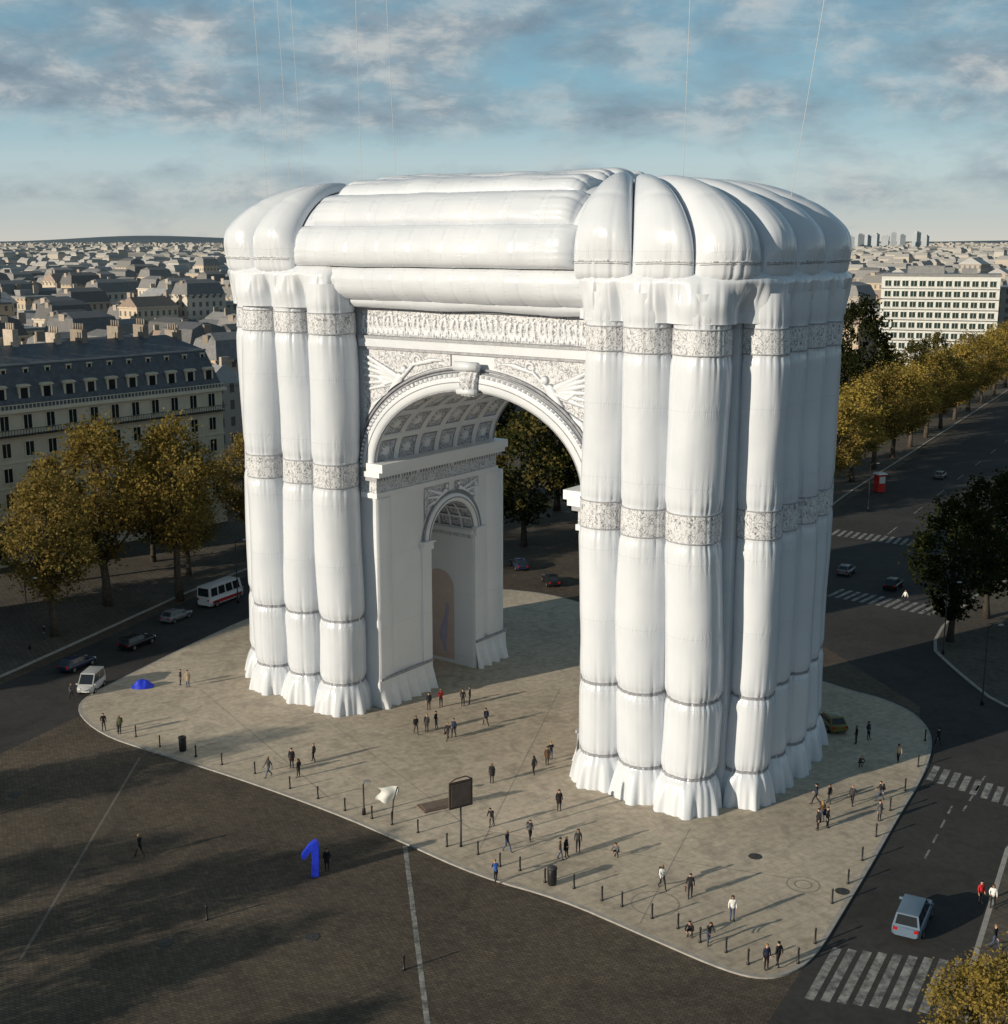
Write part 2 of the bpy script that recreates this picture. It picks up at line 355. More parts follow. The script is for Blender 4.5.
# ------------------------------------------------------------------ THE INFLATABLE ARCH
ARZ=R(-36.2)
arch=thing('inflatable_arch','giant white inflatable triumphal arch with puffy columns and ribbed roof standing on the plaza','inflatable arch',(2.6,119.8,.12),ARZ)
def uv(u,v): return (u-27.4,v-11.5)
AX=11.6; ZS=23.9; RZ=8.0; FY=-9.0; BY=9.3; XL=-27.2; XR=25.3; ZT=39.5
def ez(x,a=AX,b=RZ): return ZS+b*math.sqrt(max(0,1-(x/a)**2))
def hfield(pr,x,z):
    best=0;rel=1
    for (x0,z0,x1,z1,r0,r1,h) in pr:
        R_=max(r0,r1)
        if x<min(x0,x1)-R_ or x>max(x0,x1)+R_ or z<min(z0,z1)-R_ or z>max(z0,z1)+R_: continue
        dx,dz=x1-x0,z1-z0; L2=dx*dx+dz*dz
        k=0 if L2<1e-9 else max(0,min(1,((x-x0)*dx+(z-z0)*dz)/L2)); r=r0+(r1-r0)*k
        d=math.hypot(x-x0-dx*k,z-z0-dz*k)/r
        if d<1:
            v=.55*h*math.sqrt(1-d*d)
            if v>best: best=v; rel=d
    return best,rel
for ys in (FY,BY):
    mb=MB(); mb.grid(lambda a,b:(-AX*cos(PI*a),ys,ez(-AX*cos(PI*a))+(ZT-ez(-AX*cos(PI*a)))*b),48,10); mb.build('facade_wall',M['vinyl_flat'],arch)
    for x0,x1 in ((XL,-AX),(AX,XR)):
        mb=MB(); mb.grid(lambda a,b:(x0+(x1-x0)*a,ys+.06*noise.noise(Vector((x0+a*5,b*9,ys))),ZT*b),10,30); mb.build('pier_wall',M['vinyl_flat'],arch)
for x in (XL,XR):
    mb=MB(); mb.add([(x,FY,0),(x,BY,0),(x,BY,ZT),(x,FY,ZT)],[(0,1,2,3)]); mb.build('side_wall',M['vinyl_flat'],arch)
YC=2.4; HW=3.55; ZN=15.2
def nz_(y): return ZN+math.sqrt(max(0,HW*HW-(y-YC)**2))
def sqw(x): return 1 if x%1<.5 else 0
for sg in (-1,1):
    X=sg*AX
    def puff(y,z): return X-sg*.2*noise.noise(Vector((y*.4,z*.22,sg)))
    for y0,y1 in ((FY,YC-HW),(YC+HW,BY)):
        mb=MB(); mb.grid(lambda a,b:(puff(y0+(y1-y0)*a,ZS*b) if 0<a<1 else X,y0+(y1-y0)*a,ZS*b),12,30); mb.build('inner_wall',M['vinyl_in'],arch)
    mb=MB(); mb.grid(lambda a,b:(X,YC-HW*cos(PI*a),nz_(YC-HW*cos(PI*a))+(ZS-nz_(YC-HW*cos(PI*a)))*b),24,6); mb.build('inner_wall',M['vinyl_in'],arch)
    dp=7.5; mb=MB()
    mb.add([(X,YC-HW,0),(X+sg*dp,YC-HW,0),(X+sg*dp,YC+HW,0),(X,YC+HW,0),(X,YC-HW,ZN),(X+sg*dp,YC-HW,ZN),(X+sg*dp,YC+HW,ZN),(X,YC+HW,ZN),(X+sg*dp,YC-HW,ZN+HW),(X+sg*dp,YC+HW,ZN+HW)],[(0,1,5,4),(1,2,6,5),(2,3,7,6),(5,6,9,8)])
    nc=mb.build('niche',M['vinyl_in'],arch)
    def cell(a,b): return max(abs((a*9)%1-.5),abs((b*5)%1-.5))
    def nvf(a,b):
        d=.16 if cell(a,b)<.36 else 0
        return (X+sg*dp*b,YC-(HW+d)*cos(PI*a),ZN+(HW+d)*sin(PI*a))
    mb=MB(); mb.grid(nvf,108,60,0,False,mfn=lambda a,b:1 if cell(a,b)<.30 else (2 if cell(a,b)<.38 else 0)); mb.build('niche_vault',[M['vinyl_in'],M['relief'],M['groove']],nc)
    def ty(a,b):
        r=.05+(HW-.25)*b; an=PI*a; h=.16*(abs(sin(an*9))**.6)*(1 if .3<b<.82 else .2)+(.12 if abs(b-.88)<.04 else 0)
        return (X+sg*(dp-.1-h),YC-r*cos(an),ZN-1.2+r*sin(an)*.97)
    mb=MB(); mb.grid(ty,108,24,0,True,mfn=lambda a,b:1 if (.3<b<.82 and abs(sin(PI*a*9))<.45) or abs(b-.86)<.03 or abs(b-.26)<.04 else 0); mb.build('tympanum',[M['vinyl_in'],M['groove']],nc)
    mb=MB(); mb.box((X+sg*(dp/2),YC+HW-.12,ZN-.3),(dp,.26,.5)); mb.build('niche_cornice',M['vinyl_in'],nc)
    mb=MB(); mb.box((X+sg*(dp/2),YC+HW-.1,ZN-.75),(dp,.18,.36)); mb.build('niche_cornice',M['lace'],nc)
    mb=MB(); yj=YC+HW-.03
    mb.add([(X+sg*x,yj,z) for x,z in [(2.6,.4),(6.6,.4),(6.6,8.4)]+[(4.6+2.0*cos(PI*k/10),8.4+1.9*sin(PI*k/10)) for k in range(1,10)]+[(2.6,8.4)]],[tuple(range(13))])
    mb.build('mural',M['peach'],nc)
    mb=MB(); mb.grid(lambda a,b:(X+sg*(3.8+(.2+.5*sin(PI*b)**2*(.6+.4*sin(7*b)))*cos(2*PI*a)+.3*sin(5*b)),yj-.02-.04*sin(2*PI*a)**2,1.2+5.5*b),12,14,0,True,True); mb.build('mural_figure',M['lilac'],nc)
    mb=MB()
    def rg(a,b):
        th=2*PI*b; ang=PI*a; r=HW+.5+.5*cos(th); return (X-sg*(.05+.28*sin(th)),YC-r*cos(ang),ZN+r*sin(ang))
    mb.grid(rg,28,8,0,True,False,True); mb.build('archivolt',M['vinyl_in'],arch)
    for rr_ in (HW+1.1,HW+.5,HW-.02):
        mb=MB(); mb.tube([(X-sg*(.12 if rr_>HW+1 else .33 if rr_>HW+.2 else .06),YC-rr_*cos(PI*i/40),ZN+rr_*sin(PI*i/40)) for i in range(41)],.13 if rr_>HW+1 else .06,6); mb.build('arch_trim',M['groove'],arch)
    for sy in (-1,1):
        mb=MB(); mb.box((X-sg*.22,YC+sy*(HW+.75),ZN-.25),(.5,1.6,.7)); mb.box((X-sg*.3,YC+sy*(HW+.75),ZN+.2),(.7,1.8,.2)); mb.build('arch_capital',M['vinyl_in'],arch)
        mb=MB(); mb.box((X-sg*.08,YC+sy*(HW+.75),ZN/2-.3),(.3,1.4,ZN-.6)); mb.build('arch_jamb',M['vinyl_in'],arch)
        pr=[(1.2,20.0,2.6,19.2,.45,.35,.35),(2.6,19.2,3.9,17.6,.35,.2,.3),(1.0,20.6,1.0,20.6,.3,.3,.35),(1.8,19.9,3.9,20.6,.25,.12,.25),(1.8,19.6,4.0,19.8,.25,.12,.25),(2,19.5,4.0,18.9,.25,.12,.22),(3.0,18.2,4.1,16.8,.2,.12,.22)]
        def spf(a,b):
            y=.5+3.9*a; z0=ZN+math.sqrt(max(0,(HW+1.3)**2-y*y)) ; z=z0+(21.3-z0)*b; h,_=hfield(pr,y,z); return y,z,h
        def spv(a,b):
            y,z,h=spf(a,b); return (X-sg*(.08+h),YC+sy*y,z)
        def spm(a,b):
            y,z,h=spf(a,b); _,d=hfield(pr,y,z); return 1 if (h>0 and d>.72) else (2 if h==0 else 0)
        mb=MB(); mb.grid(spv,44,44,0,True,mfn=spm); mb.build('spandrel_relief',[M['vinyl_in'],M['groove'],M['relief']],arch)
    for z0,z1,pr_,m_ in ((21.0,21.5,.45,'vinyl_in'),(21.5,22.7,.3,'lace'),(22.7,23.1,.7,'trim'),(23.1,23.6,1.1,'vinyl_in'),(23.6,24.4,1.5,'vinyl_in')):
        mb=MB(); mb.box((X+sg*(1.0-pr_),(FY+BY)/2,(z0+z1)/2),(2,BY-FY+2*min(pr_,.8),z1-z0-.005)); mb.build('impost_moulding',M[m_],arch)
    mb=MB(); mb.grid(lambda a,b:(X-sg*(.71+.22*sqw(a*45)),FY-.1+(BY-FY+.2)*a,22.74+.32*b),180,1,0,False,mfn=lambda a,b:0 if sqw(a*45) else 1); mb.build('dentil_row',[M['vinyl_in'],M['groove']],arch)
    for yc_,dd in ((FY+1.0,2.2),(BY+.3,2.6)):
        mb=MB()
        mb.grid(lambda a,b:(X-sg*(.3*sin(PI*min(1,max(0,a)))**.5-.02)*(1-.25*math.exp(-((20.9*b-9.2)/.4)**2)-.25*math.exp(-((20.9*b-2.9)/.4)**2)),yc_-dd/2+dd*a,20.9*b),14,70)
        mb.build('pilaster',M['vinyl_in'],arch)
    if sg<0:
        mb=MB(); mb.box((X-1.2,BY+1.0,10.45),(2.36,2.0,20.9)); mb.build('rear_pilaster',M['vinyl_in'],arch)
    for y0,y1 in ((FY-.2,YC-HW-.1),(YC+HW+.1,BY+(2.2 if sg<0 else 0))):
        mb=MB()
        mb.grid(lambda a,b:(X-sg*(.18+(1-b)**1.3*(.5+.28*sin((y0+(y1-y0)*a)*4.2)+.12*sin((y0+(y1-y0)*a)*9.1))),y0+(y1-y0)*a,2.8*b),50,8)
        sk=mb.build('skirt',M['vinyl_in'],arch)
        mb=MB(); mb.box((X-sg*.3,(y0+y1)/2,2.95),(.16,y1-y0,.26)); mb.build('hem',M['trim'],sk)
def coff(a,b):
    ca=(a*9)%1; cb=(b*6)%1
    e=max(abs(ca-.5),abs(cb-.5)); d=math.hypot(ca-.5,cb-.5)
    if d<.17: return .35
    return 1 if e<.33 else (.5 if e<.41 else 0)
def vf(a,b):
    d=.36*coff(a,b); th=PI*a; return (-(AX+d)*cos(th),FY+.02+(BY-FY-.04)*b,ZS+.02+(RZ+d)*sin(th))
mb=MB(); mb.grid(vf,162,108,0,False,mfn=lambda a,b:{0:0,.35:0,.5:2,1:1}[coff(a,b)]); mb.build('vault',[M['vinyl_in'],M['relief'],M['groove']],arch)
rf_=random.Random(5)
FZ=[]
x=-12.6
while x<12.6:
    l=rf_.uniform(-.18,.18); a_=rf_.choice((-1,1)); s_=rf_.uniform(.9,1.08); z0=36.5
    FZ.append((x,[(x-.14,z0,x-.02,z0+.85*s_,.09,.13,.24),(x+.16,z0,x+.04,z0+.85*s_,.09,.13,.24),(x,z0+.8*s_,x+l,z0+1.45*s_,.15,.19,.32),(x+l*1.2,z0+1.83*s_,x+l*1.2,z0+1.83*s_,.15,.15,.32),(x+l,z0+1.4*s_,x+l+a_*.4,z0+rf_.choice((.95,1.8))*s_,.09,.06,.2),(x-a_*.1,z0+.7,x-a_*.32,z0+.1,.12,.16,.15)]))
    x+=rf_.uniform(.5,.72)
SPR=[(9.2,31.0,8.3,32.6,.62,.52,.62),(7.75,33.35,7.75,33.35,.42,.42,.6),(8.2,32.5,6.6,33.9,.24,.15,.4),(8.6,32.4,10.0,31.9,.2,.14,.45),(10,31.9,10.9,32.5,.14,.1,.4),
 (9.2,30.9,10.6,29.4,.5,.36,.55),(10.6,29.4,11.7,27.6,.34,.2,.48),(9.6,30.7,11.5,29.9,.42,.3,.5),(11.5,29.9,12.4,28.2,.28,.16,.45),(9.0,30.2,10.3,28.5,.2,.3,.3),(10.2,28.6,11.3,26.9,.25,.3,.28),(11.9,27.5,12.6,25.6,.22,.28,.3),
 (8.9,32.8,12.5,34.5,.34,.16,.38),(9.0,32.7,12.6,33.9,.3,.16,.34),(9.1,32.6,12.6,33.3,.3,.15,.3),(9.2,32.4,12.6,32.6,.3,.15,.28),(9.3,32.2,12.4,31.9,.28,.14,.25),(9.3,32.0,12.2,31.3,.25,.13,.22),
 (6.5,33.9,4.6,34.35,.14,.26,.35),(4.6,34.4,3.3,34.45,.2,.09,.25),(12.4,26.6,12.6,24.6,.25,.2,.25)]+[(6.2+.42*cos(k*PI/4),34.3+.42*sin(k*PI/4),6.2+.42*cos((k+1)*PI/4),34.3+.42*sin((k+1)*PI/4),.12,.12,.3) for k in range(8)]
for ys,dr in ((FY,-1),(BY,1)):
    mb=MB()
    def av(a,b):
        th=2*PI*b; ang=PI*a; c_=cos(th); k=.82+.78*math.copysign(abs(c_)**.6,c_); return (-(AX+k)*cos(ang),ys+dr*(.1+.38*math.copysign(abs(sin(th))**.7,sin(th))),ZS+(RZ+k)*sin(ang))
    mb.grid(av,72,18,0,True,False,True); mb.build('archivolt',M['vinyl_flat'],arch)
    for k,rr in ((1.72,.09),(2.0,.13),(.03,.08),(.8,.05)):
        mb=MB(); mb.tube([(-(AX+k)*cos(PI*i/72),ys+dr*(.25 if k!=.8 else .47),ZS+(RZ+k)*sin(PI*i/72)) for i in range(73)],rr,6); mb.build('arch_trim',M['groove'],arch)
    mb=MB(); mb.grid(lambda a,b:(-(AX+1.25+.3*b)*cos(PI*a),ys+dr*(.46+.1*sqw(a*70)),ZS+(RZ+1.25+.3*b)*sin(PI*a)),280,1,0,False,mfn=lambda a,b:0 if sqw(a*70) else 1); mb.build('dentil_row',[M['vinyl_flat'],M['groove']],arch)
    for sx in (-1,1):
        mb=MB()
        def sxz(a,b):
            x=2.4+10.4*a; z0=ez(x,AX+2.2,RZ+2.2)+.05; return x,z0+(35.0-z0)*b
        def sf(a,b):
            x,z=sxz(a,b); h,_=hfield(SPR,x,z); return (sx*x,ys+dr*(.12+h),z)
        def sm_(a,b):
            x,z=sxz(a,b); h,d=hfield(SPR,x,z); return 2 if h==0 else (1 if d>.8 else 0)
        mb.grid(sf,150,96,0,True,mfn=sm_); mb.build('spandrel_relief',[M['vinyl_flat'],M['groove'],M['relief']],arch)
    def fz(a,b):
        x=-12.9+25.8*a; z=36.35+2.35*b; pr=[]
        for xc,p in FZ:
            if abs(xc-x)<.75: pr+=p
        return x,z,hfield(pr,x,z)
    mb=MB(); mb.grid(lambda a,b:(fz(a,b)[0],ys+dr*(.15+.8*fz(a,b)[2][0]),fz(a,b)[1]),400,28,0,True,mfn=lambda a,b:(lambda q:2 if q[2][0]==0 else (1 if q[2][1]>.8 else 0))(fz(a,b))); mb.build('frieze',[M['vinyl_flat'],M['groove'],M['relief']],arch)
    for z0,z1,pr_,m_ in ((35.05,35.3,.3,'trim'),(35.3,36.05,.42,'vinyl_flat'),(36.05,36.3,.5,'trim'),(38.72,39.0,.5,'trim'),(39.0,39.45,.7,'vinyl_flat')):
        mb=MB(); mb.box((0,ys+dr*pr_/2,(z0+z1)/2),(26.2,pr_,z1-z0-.005)); mb.build('frieze_moulding',M[m_],arch)
    mb=MB(); mb.grid(lambda a,b:((.75+.4*b)*sin(PI*(a-.5)),ys+dr*(.35+.55*max(0,cos(PI*(a-.5)))**.5+.3*sin(PI*b*1.4)*cos(PI*(a-.5))+.08*cos(a*30)),ZS+RZ-.35+2.6*b),24,16)
    ks=mb.build('keystone',M['relief'],arch)
    for zz_,hw_,r_ in ((2.25,1.25,.42),(.05,.95,.3)):
        mb=MB(); mb.tube([(-hw_,ys+dr*.95,ZS+RZ+zz_),(hw_,ys+dr*.95,ZS+RZ+zz_)],r_,12); mb.build('scroll',M['vinyl_flat'],ks)
# columns
ZP=[(2.9,.1),(9.2,.1),(22.0,.055),(24.5,.055),(36.3,.055),(38.5,.055)]; ZC=41.0
def val(x): return max(0,1-abs(sin(x))*2.6)
def col_r(z,th,r0,sd):
    p=0;pl=0
    for q,am in ZP:
        dz=z-q; p+=am*math.exp(-(dz/.45)**2); pl+=math.exp(-abs(dz)/(1.35))
    if 22.0<z<24.5 or 36.3<z<38.5: p=max(p,.05); pl*=.35
    r=r0*(1-p)
    if z<2.9:
        k=1-z/2.9; r+=r0*(.07*math.sin(PI*k)+.24*k**1.5)+k*(.2*sin(7*th+sd*3)+.13*sin(13*th+sd)+.07*sin(25*th+sd*2))
    r-=pl*(.10*val(5.5*th+sd*2)+.075*val(8.5*th+sd*5))
    r+=.014*pl*sin(31*th+sd)
    c_,s_=cos(th),sin(th)
    r+=.16*noise.noise(Vector((c_*.7+sd*7,s_*.7,z*.12)))+.035*noise.noise(Vector((c_*1.6+sd,s_*1.6,z*.35)))
    return r
cols=[(42.3,.8,2.02),(46.3,.6,2.18),(50.5,.8,2.30),(53.9,4.6,1.95),(53.5,8.4,1.95),(53.6,12,1.93),(53.4,15.4,1.9),(52.4,18.7,1.85),(48.5,20.6,2),(44.5,20.9,2),(41.6,20.9,1.8),
      (12.4,.8,2.24),(7.8,.8,2.14),(3.2,1.0,2.24),(-.9,3.6,2.05),(-1.4,7.6,2),(-1.4,11.6,2),(-1.2,15.6,2),(-.4,19.3,2),(4,21,2.1),(8.4,21.2,2.1),(12.3,21.2,2)]
for i,(u,v,r0) in enumerate(cols):
    sd=i*1.37+.4; x,y=uv(u,v); vis=i<8 or 11<=i<15
    def sway(z): return (.5*noise.noise(Vector((z*.06,sd,0))),.35*noise.noise(Vector((z*.06,sd,9))))
    def cf(a,b,e=0,zz0=0,zz1=ZC):
        th=2*PI*a; z=zz0+(zz1-zz0)*b; r=col_r(z,th,r0,sd)+e; sx,sy=sway(z); return (r*cos(th)+sx,r*sin(th)+sy,z)
    mb=MB(); mb.grid(cf,110 if vis else 40,190 if vis else 100,0,True,True); co=mb.build('column',M['vinyl'],arch,(x,y,0))
    for z0,z1 in ((22.15,24.35),(36.45,38.35)):
        mb=MB(); mb.grid(lambda a,b:cf(a,b,.035+.018*abs(sin(a*PI*30+sd)),z0,z1),156 if vis else 52,8,0,True,True); mb.build('relief_band',M['lace'],co)
        for zc in (z0,z1):
            mb=MB(); mb.grid(lambda a,b:cf(a,0,.06+.04*cos(2*PI*b),zc+.06*sin(2*PI*b),zc+1),36,6,0,True,True,True); mb.build('band_cord',M['trim'],co)
    for zc in (2.9,9.2):
        mb=MB(); mb.grid(lambda a,b:cf(a,b,.045+.03*sin(a*2*PI*30),zc-.12,zc+.13),90,3,0,True,True); mb.build('hem',M['groove'],co)
def rpath(x0,xs,yf,yb,rad,sg):
    pts=[(x0,yf)]
    for k in range(9):
        a=-PI/2+PI/2*k/8; pts.append((xs-sg*rad+sg*rad*cos(a),yf+rad+rad*sin(a)))
    for k in range(9):
        a=PI/2*k/8; pts.append((xs-sg*rad+sg*rad*cos(a),yb-rad+rad*sin(a)))
    pts.append((x0,yb)); d=[0]
    for i in range(1,len(pts)): d.append(d[-1]+math.dist(pts[i],pts[i-1]))
    def P(q):
        s_=q*d[-1]
        for i in range(1,len(d)):
            if s_<=d[i]+1e-9:
                k=(s_-d[i-1])/max(1e-9,d[i]-d[i-1]); return (pts[i-1][0]+(pts[i][0]-pts[i-1][0])*k,pts[i-1][1]+(pts[i][1]-pts[i-1][1])*k)
        return pts[-1]
    return P,d[-1]
def nrm(P,q,sg):
    p1=P(min(1,q+.02)); p0=P(max(0,q-.02)); d=Vector((p1[0]-p0[0],p1[1]-p0[1])).normalized(); return Vector((d.y,-d.x))*sg
ZTOP=49.4; YF=-12.3; YBK=10.4; ZB=42.6; TYF=-5.2; TYB=4.0
for sg,x0,xs,xt in ((1,12.2,25.9,12.6),(-1,-12.8,-28.5,-18.0)):
    P,ln=rpath(x0,xs,-10.8,9.2,4.2,sg); cs=[]
    for (u,v,r0) in cols:
        cx,cy=uv(u,v)
        if cx*sg<0: continue
        b_=min(((math.dist(P(k/400),(cx,cy)),k/400) for k in range(401))); cs.append((b_[1]*ln,r0))
    def mant(a,b):
        q=a; z=38.75+4.7*b; s_=q*ln; p=P(q); nn=nrm(P,q,sg)
        circ=.3
        for si,ri in cs:
            d=abs(s_-si)/(ri*1.10)
            if d<1: circ=max(circ,ri*math.sqrt(1-d*d))
        lip=.975+.10*ss((z-38.8)/1.6)
        k=ss((z-39.4)/3.0); top=2.12-1.4*ss((z-41.7)/1.7)
        off=circ*lip*(1-k)+top*k; e=4*k*(1-k)
        gat=max(0,1-((z-38.7)/4.8))
        off-=gat*(.2*val(s_*1.9+sg)+.14*val(s_*3.1+.8)+.08*val(s_*5.3))*(.4+.8*e)
        off+=.07*noise.noise(Vector((s_*.5,z*.5,sg)))+e*.06*sin(s_*4.6+z)
        en=min(1,min(q,1-q)*ln/2.4); off*=math.sqrt(max(0,1-(1-en)**2))*.97+.03
        return (p[0]+nn.x*off,p[1]+nn.y*off,z)
    mb=MB(); mb.grid(mant,440,50,0,True); mb.build('cornice_drape',M['vinyl'],arch)
    P2,ln2=rpath(xt,xs+sg*1.1,YF,YBK,5.2,sg); n=9 if sg>0 else 8
    def TT(q): return (xt+sg*(2.6 if sg>0 else 1.4)*sin(PI*q),TYF+(TYB-TYF)*(1-cos(PI*q))/2,ZTOP-.5*sin(PI*q))
    def rib(q,tt,bl=0):
        B=P2(q); T=TT(q); ph=tt*PI/2; hx=1-cos(ph)
        o=Vector((B[0]-T[0],B[1]-T[1])).normalized()
        return Vector((B[0]+(T[0]-B[0])*hx+o.x*bl*cos(ph),B[1]+(T[1]-B[1])*hx+o.y*bl*cos(ph),ZB+(T[2]-ZB)*sin(ph)+bl*(.1+.9*sin(ph)))),hx
    def bulge(i,a,tt):
        q=(i+a)/n; _,hx=rib(q,tt); lw=ln2/n*(1-.55*hx)
        bl=lw*.36*math.sqrt(max(0,1-(2*a-1)**2))*(.45+.55*ss(tt*3.4+.08))
        bl+=.06*noise.noise(Vector((a*3+i,tt*5,sg)))*(1-abs(2*a-1))
        bl-=math.exp(-tt*6)*(.17*val(a*9+i)+.11*val(a*14+i*2))*sin(PI*a)+.05*math.exp(-((tt-.5)/.02)**2)*sin(PI*a)
        return rib(q,tt,bl)[0]
    for i in range(n):
        def rfn(a,tt):
            t2=tt*1.10-.10
            if t2<0:   # the foot of the rib rolls back under into the drape
                p=bulge(i,a,0); B=P2((i+a)/n); T=TT((i+a)/n); o=Vector((B[0]-T[0],B[1]-T[1],0)).normalized(); k=-t2/.10
                return p-o*(1.25*(1-math.sqrt(max(0,1-k*k))))-Vector((0,0,1.05*k))
            return bulge(i,a,t2)
        mb=MB(); mb.grid(rfn,36,64); mb.build('roof_rib',M['vinyl'],arch)
    for (tq,r_,m_) in ((.055,.08,'lace'),(.04,.04,'groove')):
        pts=[]
        for k in range(n*14+1):
            q=k/14; i=min(n-1,int(q)); pts.append(bulge(i,q-i,tq))
        mb=MB(); mb.tube(pts,r_,6); mb.build('lace_cord',M[m_],arch)
    mb=MB()
    def capf(a,b):
        q=a*.5; A=Vector(TT(q)); B_=Vector(TT(1-q)); p=A.lerp(B_,b); p.z+=.75*sin(PI*b)*(1-a*.5)+.1*noise.noise(p*.4)-.05; return p
    mb.grid(capf,20,20); mb.build('roof_cap',M['vinyl'],arch)
def rp(seg,f):
    if seg==0: ph=f*PI/2; return YF+(TYF-YF)*(1-cos(ph)),ZB+(ZTOP-ZB)*sin(ph),-cos(ph),sin(ph)
    if seg==1: return TYF+(TYB-TYF)*f,ZTOP+.5*sin(PI*f),0,1
    ph=(1-f)*PI/2; return YBK+(TYB-YBK)*(1-cos(ph)),ZB+(ZTOP-ZB)*sin(ph),cos(ph),sin(ph)
X0,X1=-18.0,12.6
for seg,nl in ((0,3),(1,3),(2,3)):
    for j in range(nl):
        sd=seg*7+j*1.9; ins=(0,.9,1.8)[j] if seg==0 else (1.8 if seg==1 else (0,.9,1.8)[2-j])
        def tf(a,f):
            x=X0+(X1-X0)*a; y,z,ny,nz2=rp(seg,(j+f)/nl); d=min(a,1-a)*(X1-X0)
            e=min(1,max(0,d-ins)/1.5); e=math.sqrt(1-(1-e)**2); w_=math.sqrt(max(0,1-(2*f-1)**2))**.8
            sm=(x/3.6+sd*.31)%1; ns=math.exp(-min(sm,1-sm)/.10); pin=math.exp(-(min(sm,1-sm)/.025)**2)
            h=1.05*w_*e*(1+.14*noise.noise(Vector((x*.3,sd,f))))-w_*e*(.05*pin+.06*ns*(val(f*8+sd)+.6*val(f*13+sd*2))+math.exp(-max(0,d-ins)/2.2)*.2*(val(f*7+sd)+.7*val(f*12+sd*3)))-.10*(1-e)
            return (x,y+ny*h,z+nz2*h+.08*noise.noise(Vector((x*.15,sd,5)))*e)
        mb=MB(); mb.grid(tf,240,26); mb.build('attic_tube',M['vinyl_h'],arch)
def htube(x0,x1,y,z,r,sd,ce=.5):
    ln=x1-x0
    def f(a,b):
        s_=a*ln; cap=math.sqrt(max(0,1-(1-min(1,min(s_,ln-s_)/(r*ce)))**2))+.02; th=2*PI*b
        sm=(s_/3.4+sd*.31)%1; pin=math.exp(-(min(sm,1-sm)/.03)**2); nr=math.exp(-min(s_,ln-s_)/3.0); ns=math.exp(-min(sm,1-sm)/.16)
        k=r*min(1,cap)*(1-.022*pin+.04*noise.noise(Vector((s_*.3,cos(th),sd)))-(.07*nr+.022*ns)*val(th*3.5+sd)-(.06*nr+.016*ns)*val(th*5.5+sd*3))
        return (x0+s_,y+k*cos(th),z+k*sin(th)+.14*noise.noise(Vector((s_*.15,sd,5))))
    mb=MB(); mb.grid(f,260,44,0,True,False,True); mb.build('cornice_tube',M['vinyl_h'],arch)
htube(-15.5,14.4,-10.5,41.4,1.85,1); htube(-13.9,13.4,-10.0,39.7,.85,2); htube(-15.5,14.4,8.1,41.5,1.95,3); htube(-13.9,13.4,9.9,39.7,.85,4)
mb=MB(); mb.tube([(-17.5,-12.42,42.98),(-3,-12.36,42.93),(12.4,-12.42,42.98)],.12,8); mb.build('lace_cord',M['lace'],arch)
mb=MB(); mb.tube([(-17.5,-12.44,42.82),(-3,-12.38,42.77),(12.4,-12.44,42.82)],.05,8); mb.build('lace_cord',M['groove'],arch)
mb=MB(); mb.box((-.9,-.9,41.3),(50.5,16.0,4.0)); mb.box((-2.75,-.7,45.2),(33.5,13.0,4.2)); mb.build('attic_core',M['vinyl_flat'],arch)

def aw(u,v,z):
    x,y=uv(u,v); c_,s_=cos(ARZ),sin(ARZ); return Vector((2.6+x*c_-y*s_,119.8+x*s_+y*c_,z))
for (u,v,z,du,lab) in ((-.9,6,46,-4.4,'leftmost pale rope rising into the sky from the left end of the roof'),(.3,8,47,-4.4,'second pale rope from the left rising beside the leftmost one'),(1.2,9,47.4,-4.6,'third pale rope from the left, close to the left pair'),(9.8,8,50,-1.8,'pale rope rising from the roof left of its middle'),(11.6,11,50.2,-4.2,'tilted pale rope just right of the one left of the roof middle'),(43.5,10,50,.3,'single upright pale rope above the ribbed right end of the roof'),(51,14,47,9,'pale rope leaning right above the far right end of the roof')):
    a=aw(u,v,z-.8); b=aw(u+du,v,z+70); mb=MB(); mb.tube([(0,0,0),((b-a)*.5)+Vector((.3,0,0)),b-a],.022,5)
    tag(mb.build('rope',M['rope'],None,a),lab,'rope','ropes above the inflatable arch')

# ------------------------------------------------------------------ trees
def crown(name,seed,h,rad,zb,nc,per,leafs,mats,cr=1.5):
    rn=random.Random(seed); mb=MB(); tips=[]
    for c in range(nc):
        while True:
            p=Vector((rn.uniform(-1,1),rn.uniform(-1,1),rn.uniform(-1,1)))
            if .25<p.length<1: break
        p=p*(p.length**-.35); bump=1+.32*noise.noise(p*1.6+Vector((seed,0,0)))
        zr=.5+.5*p.z; wx=rad*(.62+.38*sin(PI*min(1,zr*.9+.12)))*bump
        c_=Vector((p.x*wx,p.y*wx,zb+(h-zb)*zr*(.93+.07*bump))); tips.append(c_)
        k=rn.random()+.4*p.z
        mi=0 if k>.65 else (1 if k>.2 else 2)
        rr_=cr*rn.uniform(.6,1.25)
        for _ in range(per):
            o=Vector((rn.gauss(0,.5),rn.gauss(0,.5),rn.gauss(0,.38)))*rr_
            q=c_+o; s_=leafs*rn.uniform(.6,1.4)
            d=Vector((rn.gauss(0,1),rn.gauss(0,1),rn.gauss(0,.6))).normalized(); e=d.cross(Vector((rn.gauss(0,1),rn.gauss(0,1),rn.gauss(0,1)))).normalized()
            mb.add([q-d*s_*.5,q+e*s_*.36,q+d*s_*.55,q-e*s_*.36],[(0,1,2,3)],mi if rn.random()>.15 else rn.randint(0,2))
    return mb.mesh(name,mats),tips
